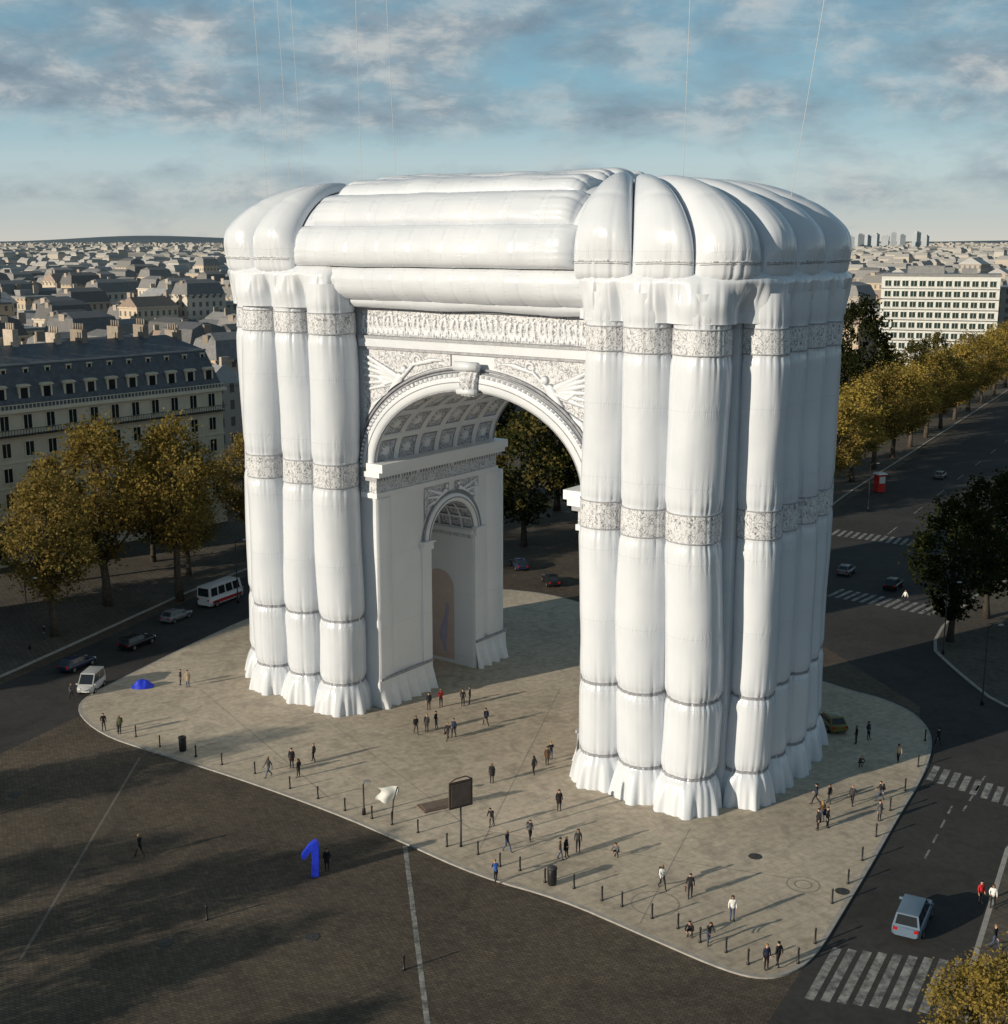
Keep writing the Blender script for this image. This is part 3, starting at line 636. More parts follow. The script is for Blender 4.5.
def trunk(seed,h,zb,rad,tips,m):
    rn=random.Random(seed+50); mb=MB(); r0=.018*h+.08
    pts=[(0,0,-.15),(rn.uniform(-.1,.1),rn.uniform(-.1,.1),zb*.5),(rn.uniform(-.25,.25),rn.uniform(-.25,.25),zb),(rn.uniform(-.4,.4),rn.uniform(-.4,.4),h*.62),(0,0,h*.85)]
    mb.tube(pts,[r0*1.35,r0,r0*.85,r0*.5,.05],9)
    for q in rn.sample(tips,min(16,len(tips))):
        st=Vector(pts[2]).lerp(Vector(pts[3]),rn.uniform(-.15,.9)); mid=st.lerp(q,.5)+Vector((0,0,.5)); mb.tube([st,mid,q],[r0*.42,r0*.24,.04],6)
    return mb.mesh('trunk',m)
TR={}
def template(key,seed,h,rad,zb,nc,per,lf,mats,bark='bark',cr=1.5):
    cm,tips=crown('crown',seed,h,rad,zb,nc,per,lf,[M[q] for q in mats],cr); TR[key]=(cm,trunk(seed,h,zb,rad,tips,M[bark]),h,rad)
template('y1',1,20,5.7,5.3,150,74,.38,('lf_y','lf_o','lf_o'),cr=1.6); template('y2',2,20,5.5,5.8,145,74,.38,('lf_y','lf_o','lf_o'),cr=1.6); template('o1',3,19,5.3,4.8,140,70,.38,('lf_o','lf_o','lf_v'),cr=1.6)
template('g1',11,20,5.9,4.2,140,62,.46,('lf_gold','lf_y','lf_o'),cr=1.6); template('g2',12,20,5.6,4.2,140,62,.46,('lf_gold','lf_gold','lf_o'),cr=1.6)
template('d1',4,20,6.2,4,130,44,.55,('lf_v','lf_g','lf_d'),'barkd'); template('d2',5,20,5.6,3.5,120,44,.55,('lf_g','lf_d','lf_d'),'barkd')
template('near',6,9.6,3.3,2.6,130,95,.19,('lf_y','lf_o','lf_v'),'bark',.8)
def tree(key,x,y,h,lab,grp=None,wid=1.0,z=.12):
    cm,tm,h0,_=TR[key]; k=h/h0; o=thing('tree',lab,'tree',(x,y,z),random.uniform(0,6.28),grp); o.scale=(k*wid,k*wid,k)
    link('crown',cm,o); link('trunk',tm,o); return o
x,y=G(55,637); tree('o1',x,y,18.5,'rusty olive autumn tree at the left edge, nearest of the left street trees')
x,y=G(108,606); tree('y1',x,y,23.5,'tallest golden autumn tree in front of the mansard roofed building')
x,y=G(180,601); tree('y2',x,y,23.5,'yellow autumn tree behind the white minibus beside the left leg',wid=.85)
g_='dark street trees left of the arch'
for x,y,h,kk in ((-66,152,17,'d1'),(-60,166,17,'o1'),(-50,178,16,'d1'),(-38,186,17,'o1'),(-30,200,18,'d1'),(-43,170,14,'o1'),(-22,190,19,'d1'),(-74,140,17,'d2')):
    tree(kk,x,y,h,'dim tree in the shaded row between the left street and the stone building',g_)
for i,(x,y,h) in enumerate(((-52,64,14),(-66,84,15),(-56,52,14),(-75,60,16),(-44,46,12),(-50,40,13),(-80,76,16))):
    tree('o1' if i%2 else 'y2',x,y,h,'autumn tree beyond the left edge throwing shade over the cobbles','trees left of the cobbled roadway')
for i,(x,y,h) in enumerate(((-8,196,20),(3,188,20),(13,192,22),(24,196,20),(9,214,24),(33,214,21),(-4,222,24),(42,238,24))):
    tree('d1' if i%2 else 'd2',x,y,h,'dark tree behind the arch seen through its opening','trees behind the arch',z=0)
for i,(x,y) in enumerate(((58,226),(66,240),(74,254),(82,268),(90,282),(98,296),(106,310),(115,326),(124,342),(134,360),(145,380),(156,400))):
    ad=('nearest to the arch','second from the arch','third from the arch','fourth from the arch','fifth from the arch','sixth from the arch')[i] if i<6 else None
    lab='golden autumn tree in the avenue row on the right, '+ad if ad else 'small golden autumn tree in the far part of the avenue row'
    tree(('g1','g2','y1')[i%3],x,y,18.5+3*random.random(),lab,'autumn trees along the avenue',wid=1.05)
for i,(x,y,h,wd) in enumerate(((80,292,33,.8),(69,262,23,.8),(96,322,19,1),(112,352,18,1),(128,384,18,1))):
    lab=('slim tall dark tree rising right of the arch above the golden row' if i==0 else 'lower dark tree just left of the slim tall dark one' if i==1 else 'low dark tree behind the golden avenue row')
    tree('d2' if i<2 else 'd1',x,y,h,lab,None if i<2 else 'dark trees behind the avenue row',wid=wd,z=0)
for i,(x,y,h,l) in enumerate(((51,141,17,'nearest'),(58.5,150,18,'middle'),(67,164,16,'farthest'))):
    tree('d2',x,y,h,'dark shaded tree on the right pavement island, %s of its three'%l,'shaded trees on the right pavement')
for i,(x,y) in enumerate(((96,222),(106,240),(118,262),(132,288))): tree('o1' if i%2 else 'g1',x,y,17,'autumn tree on the right hand pavement of the avenue','trees right of the avenue')
tree('near',25.2,59.6,9.0,'golden brown leafy tree crown at the bottom right corner of the photo',z=.12)

# ------------------------------------------------------------------ stone building on the left
bx0,by0=-77.0,166.0; brz=math.atan2(29,23.6)
hb=thing('apartment_building','long cream stone apartment building with slate mansard roof behind the left golden trees','apartment building',(bx0,by0,0),brz)
BL=50.5; BD=14; EV=22.0
mb=MB(); mb.box((BL/2,BD/2,EV/2),(BL,BD,EV)); mb.build('wall',M['stone'],hb)
for z,pr,hh in ((4.2,.25,.35),(18.3,.55,.3),(EV-.2,.6,.5),(7.6,.12,.2),(11.1,.12,.2),(14.6,.12,.2)):
    mb=MB(); mb.box((BL/2,BD/2,z),(BL+2*pr,BD+2*pr,hh)); mb.build('cornice',M['stoned'],hb)
mb=MB(); mb.add([(-.1,-.1,EV+.05),(BL+.1,-.1,EV+.05),(BL+.1,BD+.1,EV+.05),(-.1,BD+.1,EV+.05),(1.6,1.8,EV+6),(BL-1.6,1.8,EV+6),(BL-1.6,BD-1.8,EV+6),(1.6,BD-1.8,EV+6),(5,BD/2,EV+8.3),(BL-5,BD/2,EV+8.3)],
  [(0,1,5,4),(1,2,6,5),(2,3,7,6),(3,0,4,7),(4,5,9,8),(5,6,9),(6,7,8,9),(7,4,8)]); rf=mb.build('roof',M['slateb'],hb)
mb=MB(); mb.box((BL/2,1.72,EV+6.0),(BL-3.0,.3,.25)); mb.build('roof_ridge_trim',M['zinc'],rf)
rcm=random.Random(3)
for k in range(9):
    mb=MB(); x=3+k*5.6+rcm.uniform(-1,1); hh=rcm.uniform(3.6,5.2); ww=rcm.uniform(1.8,3.4); mb.box((x,BD*.55,EV+5.3+hh/2),(.9,ww,hh))
    for q in range(int(ww/.6)): mb.lathe([(.17,-.1),(.15,.9)],7,(x,BD*.55-ww/2+.35+q*.6,EV+5.3+hh))
    mb.build('chimney',M['chim'],rf)
wm=MB(); wm.box((0,-.06,1.05),(1.5,.12,.14)); wm.box((0,-.06,-1.05),(1.6,.2,.14)); wm.box((-.7,-.05,0),(.14,.1,2.0)); wm.box((.7,-.05,0),(.14,.1,2.0)); wm.box((0,-.04,0),(.07,.06,2.0)); wme=wm.mesh('window',M['stoned'])
pm=MB(); pm.add([(-.64,-.015,-1),(.64,-.015,-1),(.64,-.015,1),(-.64,-.015,1)],[(0,1,2,3)]); pme=pm.mesh('pane',M['glass'])
dm=MB(); dm.box((0,1.0,0),(1.7,2.2,2.1)); dm.box((0,.85,1.2),(2.0,2.6,.3),0,0,.7,1); dme=dm.mesh('dormer',M['stoned'])
nb=14
for fl in range(5):
    for b in range(nb):
        wo=link('window',wme,hb,(2.2+b*3.55,-.003,5.9+fl*3.5 if fl<4 else 20.2)); link('pane',pme,wo)
for b in range(nb):
    d=link('dormer',dme,hb,(2.2+b*3.55,-.1+.55,EV+2.0)); link('pane',pme,d,(0,-.11,0)).scale=(.85,1,.85)
for b in range(nb): 
    d=link('dormer',dme,hb,(3.9+b*3.4,1.5,EV+4.9)); d.scale=(.5,.6,.5); link('pane',pme,d,(0,-.11,0)).scale=(.85,1,.85)
mb=MB(); mb.box((BL/2,-1.0,19.3),(BL,.06,.08))
for k in range(int(BL/.45)): mb.box((.2+k*.45,-1.0,18.85),(.05,.05,.9))
mb.box((BL/2,-.55,18.42),(BL,1.1,.14)); mb.build('balcony',M['black'],hb)
mb=MB(); mb.box((BL/2,-.52,22.7),(BL,.1,.1))
for k in range(int(BL/.6)): mb.box((.2+k*.6,-.52,22.35),(.1,.1,.7))
mb.build('parapet',M['stoned'],hb)

ox,oy=147,440; orz=R(-20)
of=thing('office_building','white modern office block with dark window grid above the right avenue trees','office building',(ox,oy,0),orz)
mb=MB(); mb.box((0,9,16.5),(38,18,33)); mb.build('wall',M['white'],of); mb=MB(); mb.box((0,9,33.4),(38.6,18.6,.8)); mb.box((-5,9,35),(12,8,2.6)); mb.box((9,10,34.6),(5,5,1.8)); mb.build('roof',M['zinc'],of)
M['gglass']=mat('greenish_glass',(.03,.05,.045),rough=.1,spec=.6)
wm=MB(); wm.box((0,-.1,1.0),(2.2,.2,.15)); wm.box((0,-.12,-1.0),(2.3,.24,.15)); wm.box((0,-.06,0),(.1,.1,1.9)); wme2=wm.mesh('window',M['white'])
pm=MB(); pm.add([(-1.0,-.02,-.92),(1.0,-.02,-.92),(1.0,-.02,.92),(-1.0,-.02,.92)],[(0,1,2,3)]); pme2=pm.mesh('pane',M['gglass'])
for fl in range(7):
    for b in range(13): wo=link('window',wme2,of,(-16.8+b*2.8,-.003,9.6+fl*3.5)); link('pane',pme2,wo)
    mb=MB(); mb.box((0,-.15,7.9+fl*3.5),(38.2,.3,.3)); mb.build('floor_band',M['zinc'],of)
o2=thing('office_building','lower dark glazed office block at the right edge beside the white one','office building',(182,458,0),orz)
mb=MB(); mb.box((0,9,14),(30,18,28)); mb.build('wall',M['fc'][2],o2); mb=MB(); mb.box((0,9,28.4),(30.5,18.5,.8)); mb.build('roof',M['zinc'],o2)

# ------------------------------------------------------------------ city
rc=random.Random(11)
def block(x,y,wd,dp,h,rz,tone,kind,label,grp,ch):
    o=thing('apartment_block',label,'building',(x,y,0),rz,grp)
    mb=MB(); mb.box((0,0,h/2),(wd,dp,h)); mb.box((0,0,h-.2),(wd+.7,dp+.7,.5)); mb.build('wall',M['fc'][tone],o)
    mb=MB()
    if kind==0: mb.box((0,0,h+2),(wd-.1,dp-.1,3.9),0,0,.86,.72); mb.box((0,0,h+4.6),(wd*.86,dp*.72,1.3),0,0,.8,.1)
    elif kind==1:
        mb.box((0,0,h+.4),(wd-.4,dp-.4,.7)); mb.box((wd*.2,0,h+1.8),(wd*.25,dp*.4,2.2))
    else: mb.box((0,0,h+1.7),(wd+.3,dp+.3,3.3),0,0,.9,.08)
    rf=mb.build('roof',M[('slate','zinc','zinc')[kind] if tone!=0 or kind<2 else 'tile'],o)
    if ch:
        for s_ in (-1,1):
            mb=MB(); mb.box((s_*wd*.42,dp*.12*rc.uniform(-1,1),h+3.4),(.6,min(2.2,dp*.18),3.0)); mb.build('chimney',M['chim'],rf)
block(-104,110,44,14,20,R(58),0,0,'unseen cream apartment block added beyond the left edge to shade the left street',None,True)  # out of view, added to cast shade over the left street
tn=('cream','white','grey'); rk=('grey slate mansard roof','flat zinc roof','pitched roof')
cands=[]
a0=R(52); c_,s_=cos(a0),sin(a0)
for i in range(-100,170):
    for j in range(-140,140):
        if i%7==6 or j%5==4: continue
        x=i*18*c_-j*15*s_; y=200+i*18*s_+j*15*c_
        if y<236 or y>2600: continue
        k=x/y
        left=-.42<k<-.20; right=.255<k<.42
        if not(left or right): continue
        if right and (y<470 or math.hypot(x-147,y-450)<40 or math.hypot(x-184,y-468)<34): continue
        if left and -3<((x-bx0)*cos(brz)+(y-by0)*sin(brz))<55 and -12<(-(x-bx0)*sin(brz)+(y-by0)*cos(brz))<28: continue
        cands.append((y,x,left))
cands.sort(); far=MB()
for n_,(y,x,left) in enumerate(cands):
    x+=rc.uniform(-2,2); y+=rc.uniform(-2,2); h=rc.uniform(15,22) if y<420 else rc.uniform(12,26)
    if rc.random()<.04 and y>500: h+=7
    wd=rc.uniform(11,18.4); dp=rc.uniform(9,14); tone=rc.choice((0,0,0,0,1,2)); kind=rc.choice((0,0,0,1,2)); rz=a0+R(rc.uniform(-6,6))+(PI/2 if rc.random()<.45 else 0)
    if n_<290:
        block(x,y,wd,dp,h,rz,tone,kind,'%s walled apartment block with %s in the city %s of the arch'%(tn[tone],rk[kind],'left' if left else 'right'),'apartment blocks of the city',y<700)
    else:
        far.box((x,y,h/2),(wd,dp,h),rz,tone); far.box((x,y,h+1.4),(wd,dp,2.8),rz,3 if kind==0 else 4,.85,.55)
for n_ in range(9000):
    y=1500+7500*rc.random()**1.6; x=y*rc.uniform(-.48,.48); h=rc.uniform(12,30); q=rc.uniform(0,3); a_,b_=rc.uniform(10,28),rc.uniform(9,16); far.box((x,y,h/2),(a_,b_,h),q,rc.choice((0,0,1,2)),1); far.box((x,y,h+1),(a_,b_,2),q,rc.choice((3,4)),.8,.6)
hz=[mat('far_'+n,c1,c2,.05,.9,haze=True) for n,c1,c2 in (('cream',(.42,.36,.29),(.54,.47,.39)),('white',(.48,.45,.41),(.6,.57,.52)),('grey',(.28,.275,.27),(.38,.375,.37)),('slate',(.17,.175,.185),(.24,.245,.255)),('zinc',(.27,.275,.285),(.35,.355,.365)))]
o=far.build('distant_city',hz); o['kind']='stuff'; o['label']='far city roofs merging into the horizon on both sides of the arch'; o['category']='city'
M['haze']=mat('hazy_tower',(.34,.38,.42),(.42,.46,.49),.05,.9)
for i,(px,h,wd) in enumerate(((848,54,40),(858,60,34),(866,57,26),(874,62,30),(884,56,36),(892,66,24),(900,60,30),(915,68,30),(924,58,28))):
    y=3600+60*i; x=(px-504)/1310*y; mb=MB(); mb.box((0,0,h/2),(wd*.6,wd*.6,h)); mb.box((0,0,h+1.5),(wd*.35,wd*.35,3))
    tag(mb.build('tower_block',M['haze'],None,(x,y,0),.3*i),'hazy grey tower on the horizon right of the arch, number %s from the left'%('one','two','three','four','five','six','seven','eight','nine')[i],'tower','towers on the right horizon')
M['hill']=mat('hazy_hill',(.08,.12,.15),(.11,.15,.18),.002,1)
mb=MB(); mb.grid(lambda a,b:(-7000+14000*a,11000+2500*b,max(0,(38+38*noise.noise(Vector((a*9,.3,1)))+55*math.exp(-((a-.27)/.06)**2))*sin(PI*min(1,b*1.0)) )),90,6); struct('hills',mb,M['hill'])

# ------------------------------------------------------------------ vehicles
def paint(n,c): return mat(n,c,rough=.25,spec=.5)
M['rubber']=mat('tyre_rubber',(.012,.012,.012),rough=.9); M['rim']=mat('wheel_rim',(.3,.3,.31),rough=.35,metal=.7)
M['lampw']=mat('headlight_glass',(.7,.7,.68),rough=.15); M['lampr']=mat('taillight_red',(.35,.01,.01),rough=.2); M['plate']=mat('number_plate',(.7,.7,.65))
def vehicle(name,label,cat,px,py,rz,pm,L,W,H,belt,cab,group=None,stripe=None,z=0.006,nw=2):
    x,y=G(px,py); o=thing(name,label,cat,(x,y,z),R(rz),group); w=W/2
    def st(i,n=24):
        k=i/n; xx=-L/2+L*k; e=min(1,min(k,1-k)/.06); e=math.sqrt(max(0,1-(1-e)**2)); ww=w*(.82+.18*e)*(1-.05*abs(2*k-1)**3)
        hood=max(0,(k-(cab[1]+.5))/(1-(cab[1]+.5)+1e-6)) ; zt=belt-(.17*hood if H<2 else .25*hood)-.12*(1-e); zb=.24+.14*(1-e); return xx,ww,zb,zt
    prof=((-.8,0,0),(-1,.2,0),(-1,.62,0),(-.97,.85,0),(-.86,1,0),(0,1.03,0))
    mb=MB()
    def bf(a,b):
        xx,ww,zb,zt=st(round(a*24)); j=round(b*10)
        q=prof[j] if j<=5 else prof[10-j]; sg=1 if j<=5 else -1
        return (xx,sg*q[0]*ww,zb+(zt-zb)*q[1])
    mb.grid(bf,24,10,0,True)
    for i in (0,24):
        xx,ww,zb,zt=st(i); mb.add([(xx,(q[0] if j<=5 else -q[0])*ww,zb+(zt-zb)*q[1]) for j,q in [(j,prof[j] if j<=5 else prof[10-j]) for j in range(11)]],[tuple(range(11))])
    xb0,xb1,xt0,xt1=[c*L for c in cab]; zb=belt-.06; wb=w*.9; wt=w*(.72 if H<2 else .84)
    V=[Vector(p) for p in ((xb0,-wb,zb),(xb1,-wb,zb),(xb1,wb,zb),(xb0,wb,zb),(xt0,-wt,H-.06),(xt1,-wt,H-.06),(xt1,wt,H-.06),(xt0,wt,H-.06))]
    mb.add(V,[(0,1,5,4),(1,2,6,5),(2,3,7,6),(3,0,4,7)])
    mb.grid(lambda a,b:(xt0+(xt1-xt0)*a,-wt+2*wt*b,H-.06+.07*math.sqrt(max(0,sin(PI*a)*sin(PI*b)))),8,6)
    mb.build('body',pm,o)
    def pane(nm,A,B,Cc,D,u0,u1,v0=.16,v1=.9,m='glass'):
        n=(B-A).cross(D-A).normalized()*.014
        def P(u,v): return A.lerp(B,u).lerp(D.lerp(Cc,u),v)+n
        mb=MB(); mb.add([P(u0,v0),P(u1,v0),P(u1,v1),P(u0,v1)],[(0,1,2,3)]); mb.build(nm,M[m],o)
    pane('windshield',V[1],V[2],V[6],V[5],.06,.94); pane('rear_window',V[3],V[0],V[4],V[7],.08,.92)
    for k in range(nw):
        a=.05+k*.92/nw; b=.05+(k+1)*.92/nw-.035; pane('side_window',V[0],V[1],V[5],V[4],a,b); pane('side_window',V[2],V[3],V[7],V[6],1-b,1-a)
    r=.33 if H<2.3 else .42
    for sx in (-.31,.32):
        for sy in (-1,1):
            mb=MB(); mb.lathe([(r*.55,-.11),(r*.95,-.11),(r,-.06),(r,.06),(r*.95,.11),(r*.55,.11)],18,(0,0,0),0,False,'y'); wh=mb.build('wheel',M['rubber'],o,(sx*L,sy*(w-.08),r))
            mb=MB(); mb.lathe([(.01,sy*.115),(r*.6,sy*.125),(r*.6,sy*.09)],12,(0,0,0),0,False,'y'); mb.build('rim',M['rim'],wh)
    for sy in (-1,1):
        mb=MB(); mb.box((L/2-.06,sy*w*.66,belt*.72),(.14,.34,.16)); mb.build('headlight',M['lampw'],o)
        mb=MB(); mb.box((-L/2+.06,sy*w*.68,belt*.8),(.14,.28,.2)); mb.build('taillight',M['lampr'],o)
        mb=MB(); mb.box((xb1-.25,sy*(wb+.14),belt+.1),(.14,.22,.15)); mb.build('mirror',pm,o)
    mb=MB(); mb.box((L/2+.005,0,.45),(.03,.5,.12)); mb.build('number_plate',M['plate'],o)
    if stripe:
        for sy in (-1,1):
            mb=MB(); mb.box((0,sy*(w+.004),belt*.55),(L*.84,.02,.38)); mb.build('stripe',stripe,o)
    return o
silver=paint('blue_grey_paint',(.11,.16,.22)); blk=paint('black_paint',(.012,.012,.015)); wht=paint('white_car_paint',(.55,.55,.56)); wht2=paint('dull_white_paint',(.36,.37,.38)); gry=paint('grey_paint',(.16,.17,.18)); red=paint('red_stripe',(.4,.02,.02)); tax=paint('taxi_yellow',(.15,.125,.03)); dgr=paint('dark_blue_paint',(.02,.03,.06))
vehicle('van','blue grey people carrier van driving on the right road between two crosswalks','van',912,925,62,silver,4.9,1.95,1.9,1.05,(-.48,.3,-.44,.12),nw=3)
vehicle('minibus','white minibus with red side stripe parked beside the left leg of the arch','minibus',221,602,62,wht,6.6,2.3,2.75,1.35,(-.49,.46,-.485,.40),stripe=red,nw=4)
vehicle('car','pale grey car parked between the minibus and the black car','car',176,620,64,gry,4.2,1.8,1.45,.9,(-.44,.22,-.32,.05))
vehicle('car','black estate car parked on the left street in front of the pale grey car','car',137,646,64,blk,4.6,1.85,1.5,.92,(-.48,.2,-.42,.03))
vehicle('car','dark blue car at the left end of the parked row','car',77,668,66,dgr,4.3,1.8,1.45,.9,(-.44,.22,-.32,.05))
vehicle('small_van','small dull white van with large windscreen parked by the left tip of the plaza','van',92,690,-95,wht2,3.7,1.75,2.1,1.0,(-.48,.44,-.42,.2))
vehicle('taxi','dark yellow taxi parked behind the right leg of the arch','taxi',830,728,100,tax,4.4,1.8,1.5,.92,(-.44,.22,-.32,.05),z=.13)
vehicle('car','dark car on the avenue between the two far crosswalks','car',893,588,58,blk,4.0,1.75,1.5,.9,(-.44,.22,-.32,.05))
vehicle('car','small grey car half hidden beside the arch at the far crosswalk','car',846,574,58,gry,3.6,1.7,1.45,.9,(-.44,.22,-.32,.05))
vehicle('car','black car passing behind the arch seen at the right of its opening','car',551,584,100,blk,4.4,1.8,1.45,.9,(-.44,.22,-.32,.05))
vehicle('car','dark car behind the arch seen next to the rear pilaster','car',519,568,105,dgr,4.4,1.8,1.45,.9,(-.44,.22,-.32,.05))
vehicle('car','grey car far along the avenue under the golden trees','car',940,478,60,gry,4.4,1.8,1.45,.9,(-.44,.22,-.32,.05))

# ------------------------------------------------------------------ street furniture
mb=MB(); mb.lathe([(.11,0),(.11,.12),(.07,.16),(.06,.92),(.085,.96),(.085,1.02),(.05,1.1),(.01,1.13)],10); bme=mb.mesh('bollard',M['black'])
def bol(px,py,l,gp,z=.12):
    x,y=G(px,py); tag(link('bollard',bme,None,(x,y,z)),l,'bollard',gp)
for px,py in ((118,733),(136,738),(160,748),(196,758),(222,766),(255,775),(290,790),(318,800),(345,812),(372,820),(392,826),(418,834),(447,848),(478,856),(500,868),(520,872),(545,884),(574,890),(602,902),(622,908),(652,920),(678,930),(700,944),(726,954),(748,966)):
    bol(px,py,'thin black bollard in the row along the front kerb of the plaza','bollards along the front kerb')
for px,py in ((798,965),(815,945),(832,905),(848,885),(862,862),(876,838),(890,812),(905,792),(918,768),(925,742)):
    bol(px,py,'thin black bollard in the row along the right kerb of the plaza','bollards along the right kerb')
def lamp(px,py,h,l,arm=1.2,z=.12,rz=0):
    x,y=G(px,py); o=thing('street_lamp',l,'street lamp',(x,y,z),rz)
    mb=MB(); mb.lathe([(.16,0),(.14,.5),(.08,.6),(.055,h)],9); mb.build('pole',M['black'],o)
    mb=MB(); mb.tube([(0,0,h-.1),(arm*.3,0,h+.25),(arm,0,h+.3)],.04,6); a=mb.build('arm',M['black'],o)
    mb=MB(); mb.box((arm,0,h+.26),(.55,.25,.14),0,0,.7,.6); mb.build('lamp_head',M['rim'],a)
lamp(364,816,2.6,'short lamp post near the white flag on the front of the plaza',.3)
lamp(943,655,8,'tall lamp post on the right pavement island left of the dark trees')
lamp(982,706,8,'tall lamp post on the right pavement island, nearer the road')
lamp(868,512,8,'lamp post at the start of the avenue beside the red kiosk')
lamp(30,650,8,'lamp post at the left edge beside the rusty tree'); lamp(238,604,8,'lamp post behind the minibus close to the left leg')
M['brown']=mat('brown_board',(.07,.05,.042),(.11,.08,.065),1.2,.6); M['brown2']=mat('brown_board_panel',(.13,.095,.075),(.18,.135,.11),2,.6)
x,y=G(461,848); sg_=thing('signboard','brown framed signboard on a post standing on the front of the plaza','sign',(x,y,.12),R(31))
mb=MB(); mb.lathe([(.12,0),(.08,.3),(.07,3.2)],8); mb.build('post',M['black'],sg_)
mb=MB(); mb.box((0,0,4.25),(2.0,.12,2.1)); bd=mb.build('board',M['brown'],sg_); mb=MB(); mb.box((0,-.07,4.25),(1.65,.03,1.75)); mb.build('panel',M['brown2'],bd)
mb=MB(); mb.tube([(-1.0,0,5.3),(-.45,0,5.55),(.45,0,5.6),(1.0,0,5.3)],.05,6); mb.build('crest',M['brown'],bd)
x,y=G(392,826); fl=thing('flag','small white flag hanging askew from a short pole left of the signboard','flag',(x,y,.12),R(-10))
mb=MB(); mb.tube([(0,0,0),(.15,0,2.0),(.5,0,3.2)],.05,7); mb.build('pole',M['black'],fl)
mb=MB(); mb.grid(lambda a,b:(.5-1.6*a-.5*b*(1-a)+.25*sin(5*b),.15*sin(6*a+3*b),3.25-.2*a-1.5*b*(1-.3*a)),14,12); mb.build('cloth',M['white'],fl)
mb=MB(); mb.box((0,0,.06),(4.0,1.6,.1)); mb.box((0,0,.13),(3.6,1.2,.06))
x,y=G(443,806); tag(mb.build('floor_panel',M['brown2'],None,(x,y,.12),R(28)),'low brown floor panel lying left of the signboard','panel')
M['cobalt']=mat('cobalt_fabric',(.012,.03,.45),(.02,.05,.6),1.5,.5,.4,3)
x,y=G(313,876); bs=thing('blue_sculpture','chunky cobalt blue sculpture shaped like an angular figure one on the dark cobbles','sculpture',(x,y,0),R(6))
def slabx(mb,poly,d):
    n=len(poly); cx=sum(p[0] for p in poly)/n; cz=sum(p[1] for p in poly)/n; vs=[]
    for dy,k in ((-d/2,.86),(-d/2+.09,1),(d/2-.09,1),(d/2,.86)): vs+=[(cx+(px-cx)*(k if k==1 else .93),dy,cz+(pz_-cz)*(k if k==1 else .96)) for px,pz_ in poly]
    fs=[tuple(range(n)),tuple(range(4*n-1,3*n-1,-1))]
    for r in range(3): fs+=[(r*n+i,r*n+(i+1)%n,(r+1)*n+(i+1)%n,(r+1)*n+i) for i in range(n)]
    mb.add(vs,fs)
mb=MB(); slabx(mb,[(-.12,0),(.42,0),(.48,1.3),(.5,2.55),(.36,2.8),(.1,2.75),(-.08,2.5),(-.02,1.4)],.6); st_=mb.build('stem',M['cobalt'],bs)
mb=MB(); slabx(mb,[(-.04,2.05),(.1,2.74),(-.2,2.5),(-.78,1.75),(-.72,1.4),(-.5,1.45)],.5); mb.build('flag_arm',M['cobalt'],bs)
mb=MB(); mb.grid(lambda a,b:(1.1*(2*a-1),.8*(2*b-1)*(.6+.4*sin(PI*a)),.02+.75*sin(PI*a)**.7*sin(PI*b)**.7*(1+.5*noise.noise(Vector((a*5,b*4,1))))),24,16)
x,y=G(143,688); tag(mb.build('tarpaulin',M['cobalt'],None,(x,y,.12),R(10)),'crumpled bright blue tarpaulin heap near the left tip of the plaza','tarpaulin')
M['redp']=mat('red_panel',(.5,.02,.02),(.6,.04,.03),2,.5)
def kiosk(px,py,l,rz):
    x,y=G(px,py); o=thing('kiosk',l,'kiosk',(x,y,.12),R(rz)); mb=MB(); mb.box((0,0,1.6),(1.5,1.5,3.2)); mb.build('booth',M['redp'],o)
    mb=MB(); mb.box((0,0,3.35),(2.0,2.0,.28),0,0,.75); mb.build('roof',M['white'],o); mb=MB(); mb.box((0,-.77,2.2),(1.2,.06,1.2)); mb.build('window',M['white'],o)
kiosk(879,492,'red and white kiosk under the first golden avenue tree',20)
for px,py,l in ((312,937,'round iron manhole cover on the cobbles below the blue sculpture'),(165,943,'iron manhole cover on the dark cobbles at the lower left'),(15,795,'iron manhole cover at the left edge of the cobbles'),(842,893,'round iron manhole cover near the right kerb of the plaza'),(755,858,'iron manhole cover in front of the right leg of the arch')):
    x,y=G(px,py); mb=MB(); mb.lathe([(.5,0),(.5,.02),(.44,.024),(.4,.014),(.1,.014),(.08,.024)],20); tag(mb.build('manhole_cover',M['iron'],None,(x,y,.125 if py<900 and px>600 else .006)),l,'manhole cover')
for px,py,l in ((207,920,'lone black post on the dark cobbles left of the blue sculpture'),(404,970,'lone black post on the cobbles beside the white line')):
    bol(px,py,l,None,0)
for px,py,l in ((552,886,'dark litter bin on the front kerb near the signboard'),(183,752,'dark litter bin near the left end of the front kerb')):
    x,y=G(px,py); o=thing('litter_bin',l,'litter bin',(x,y,.12)); mb=MB(); mb.lathe([(.28,0),(.33,.1),(.35,1.1),(.3,1.2)],12); mb.build('body',M['black'],o); mb=MB(); mb.lathe([(.38,1.22),(.36,1.34),(.1,1.45)],12); mb.build('lid',M['iron'],o)

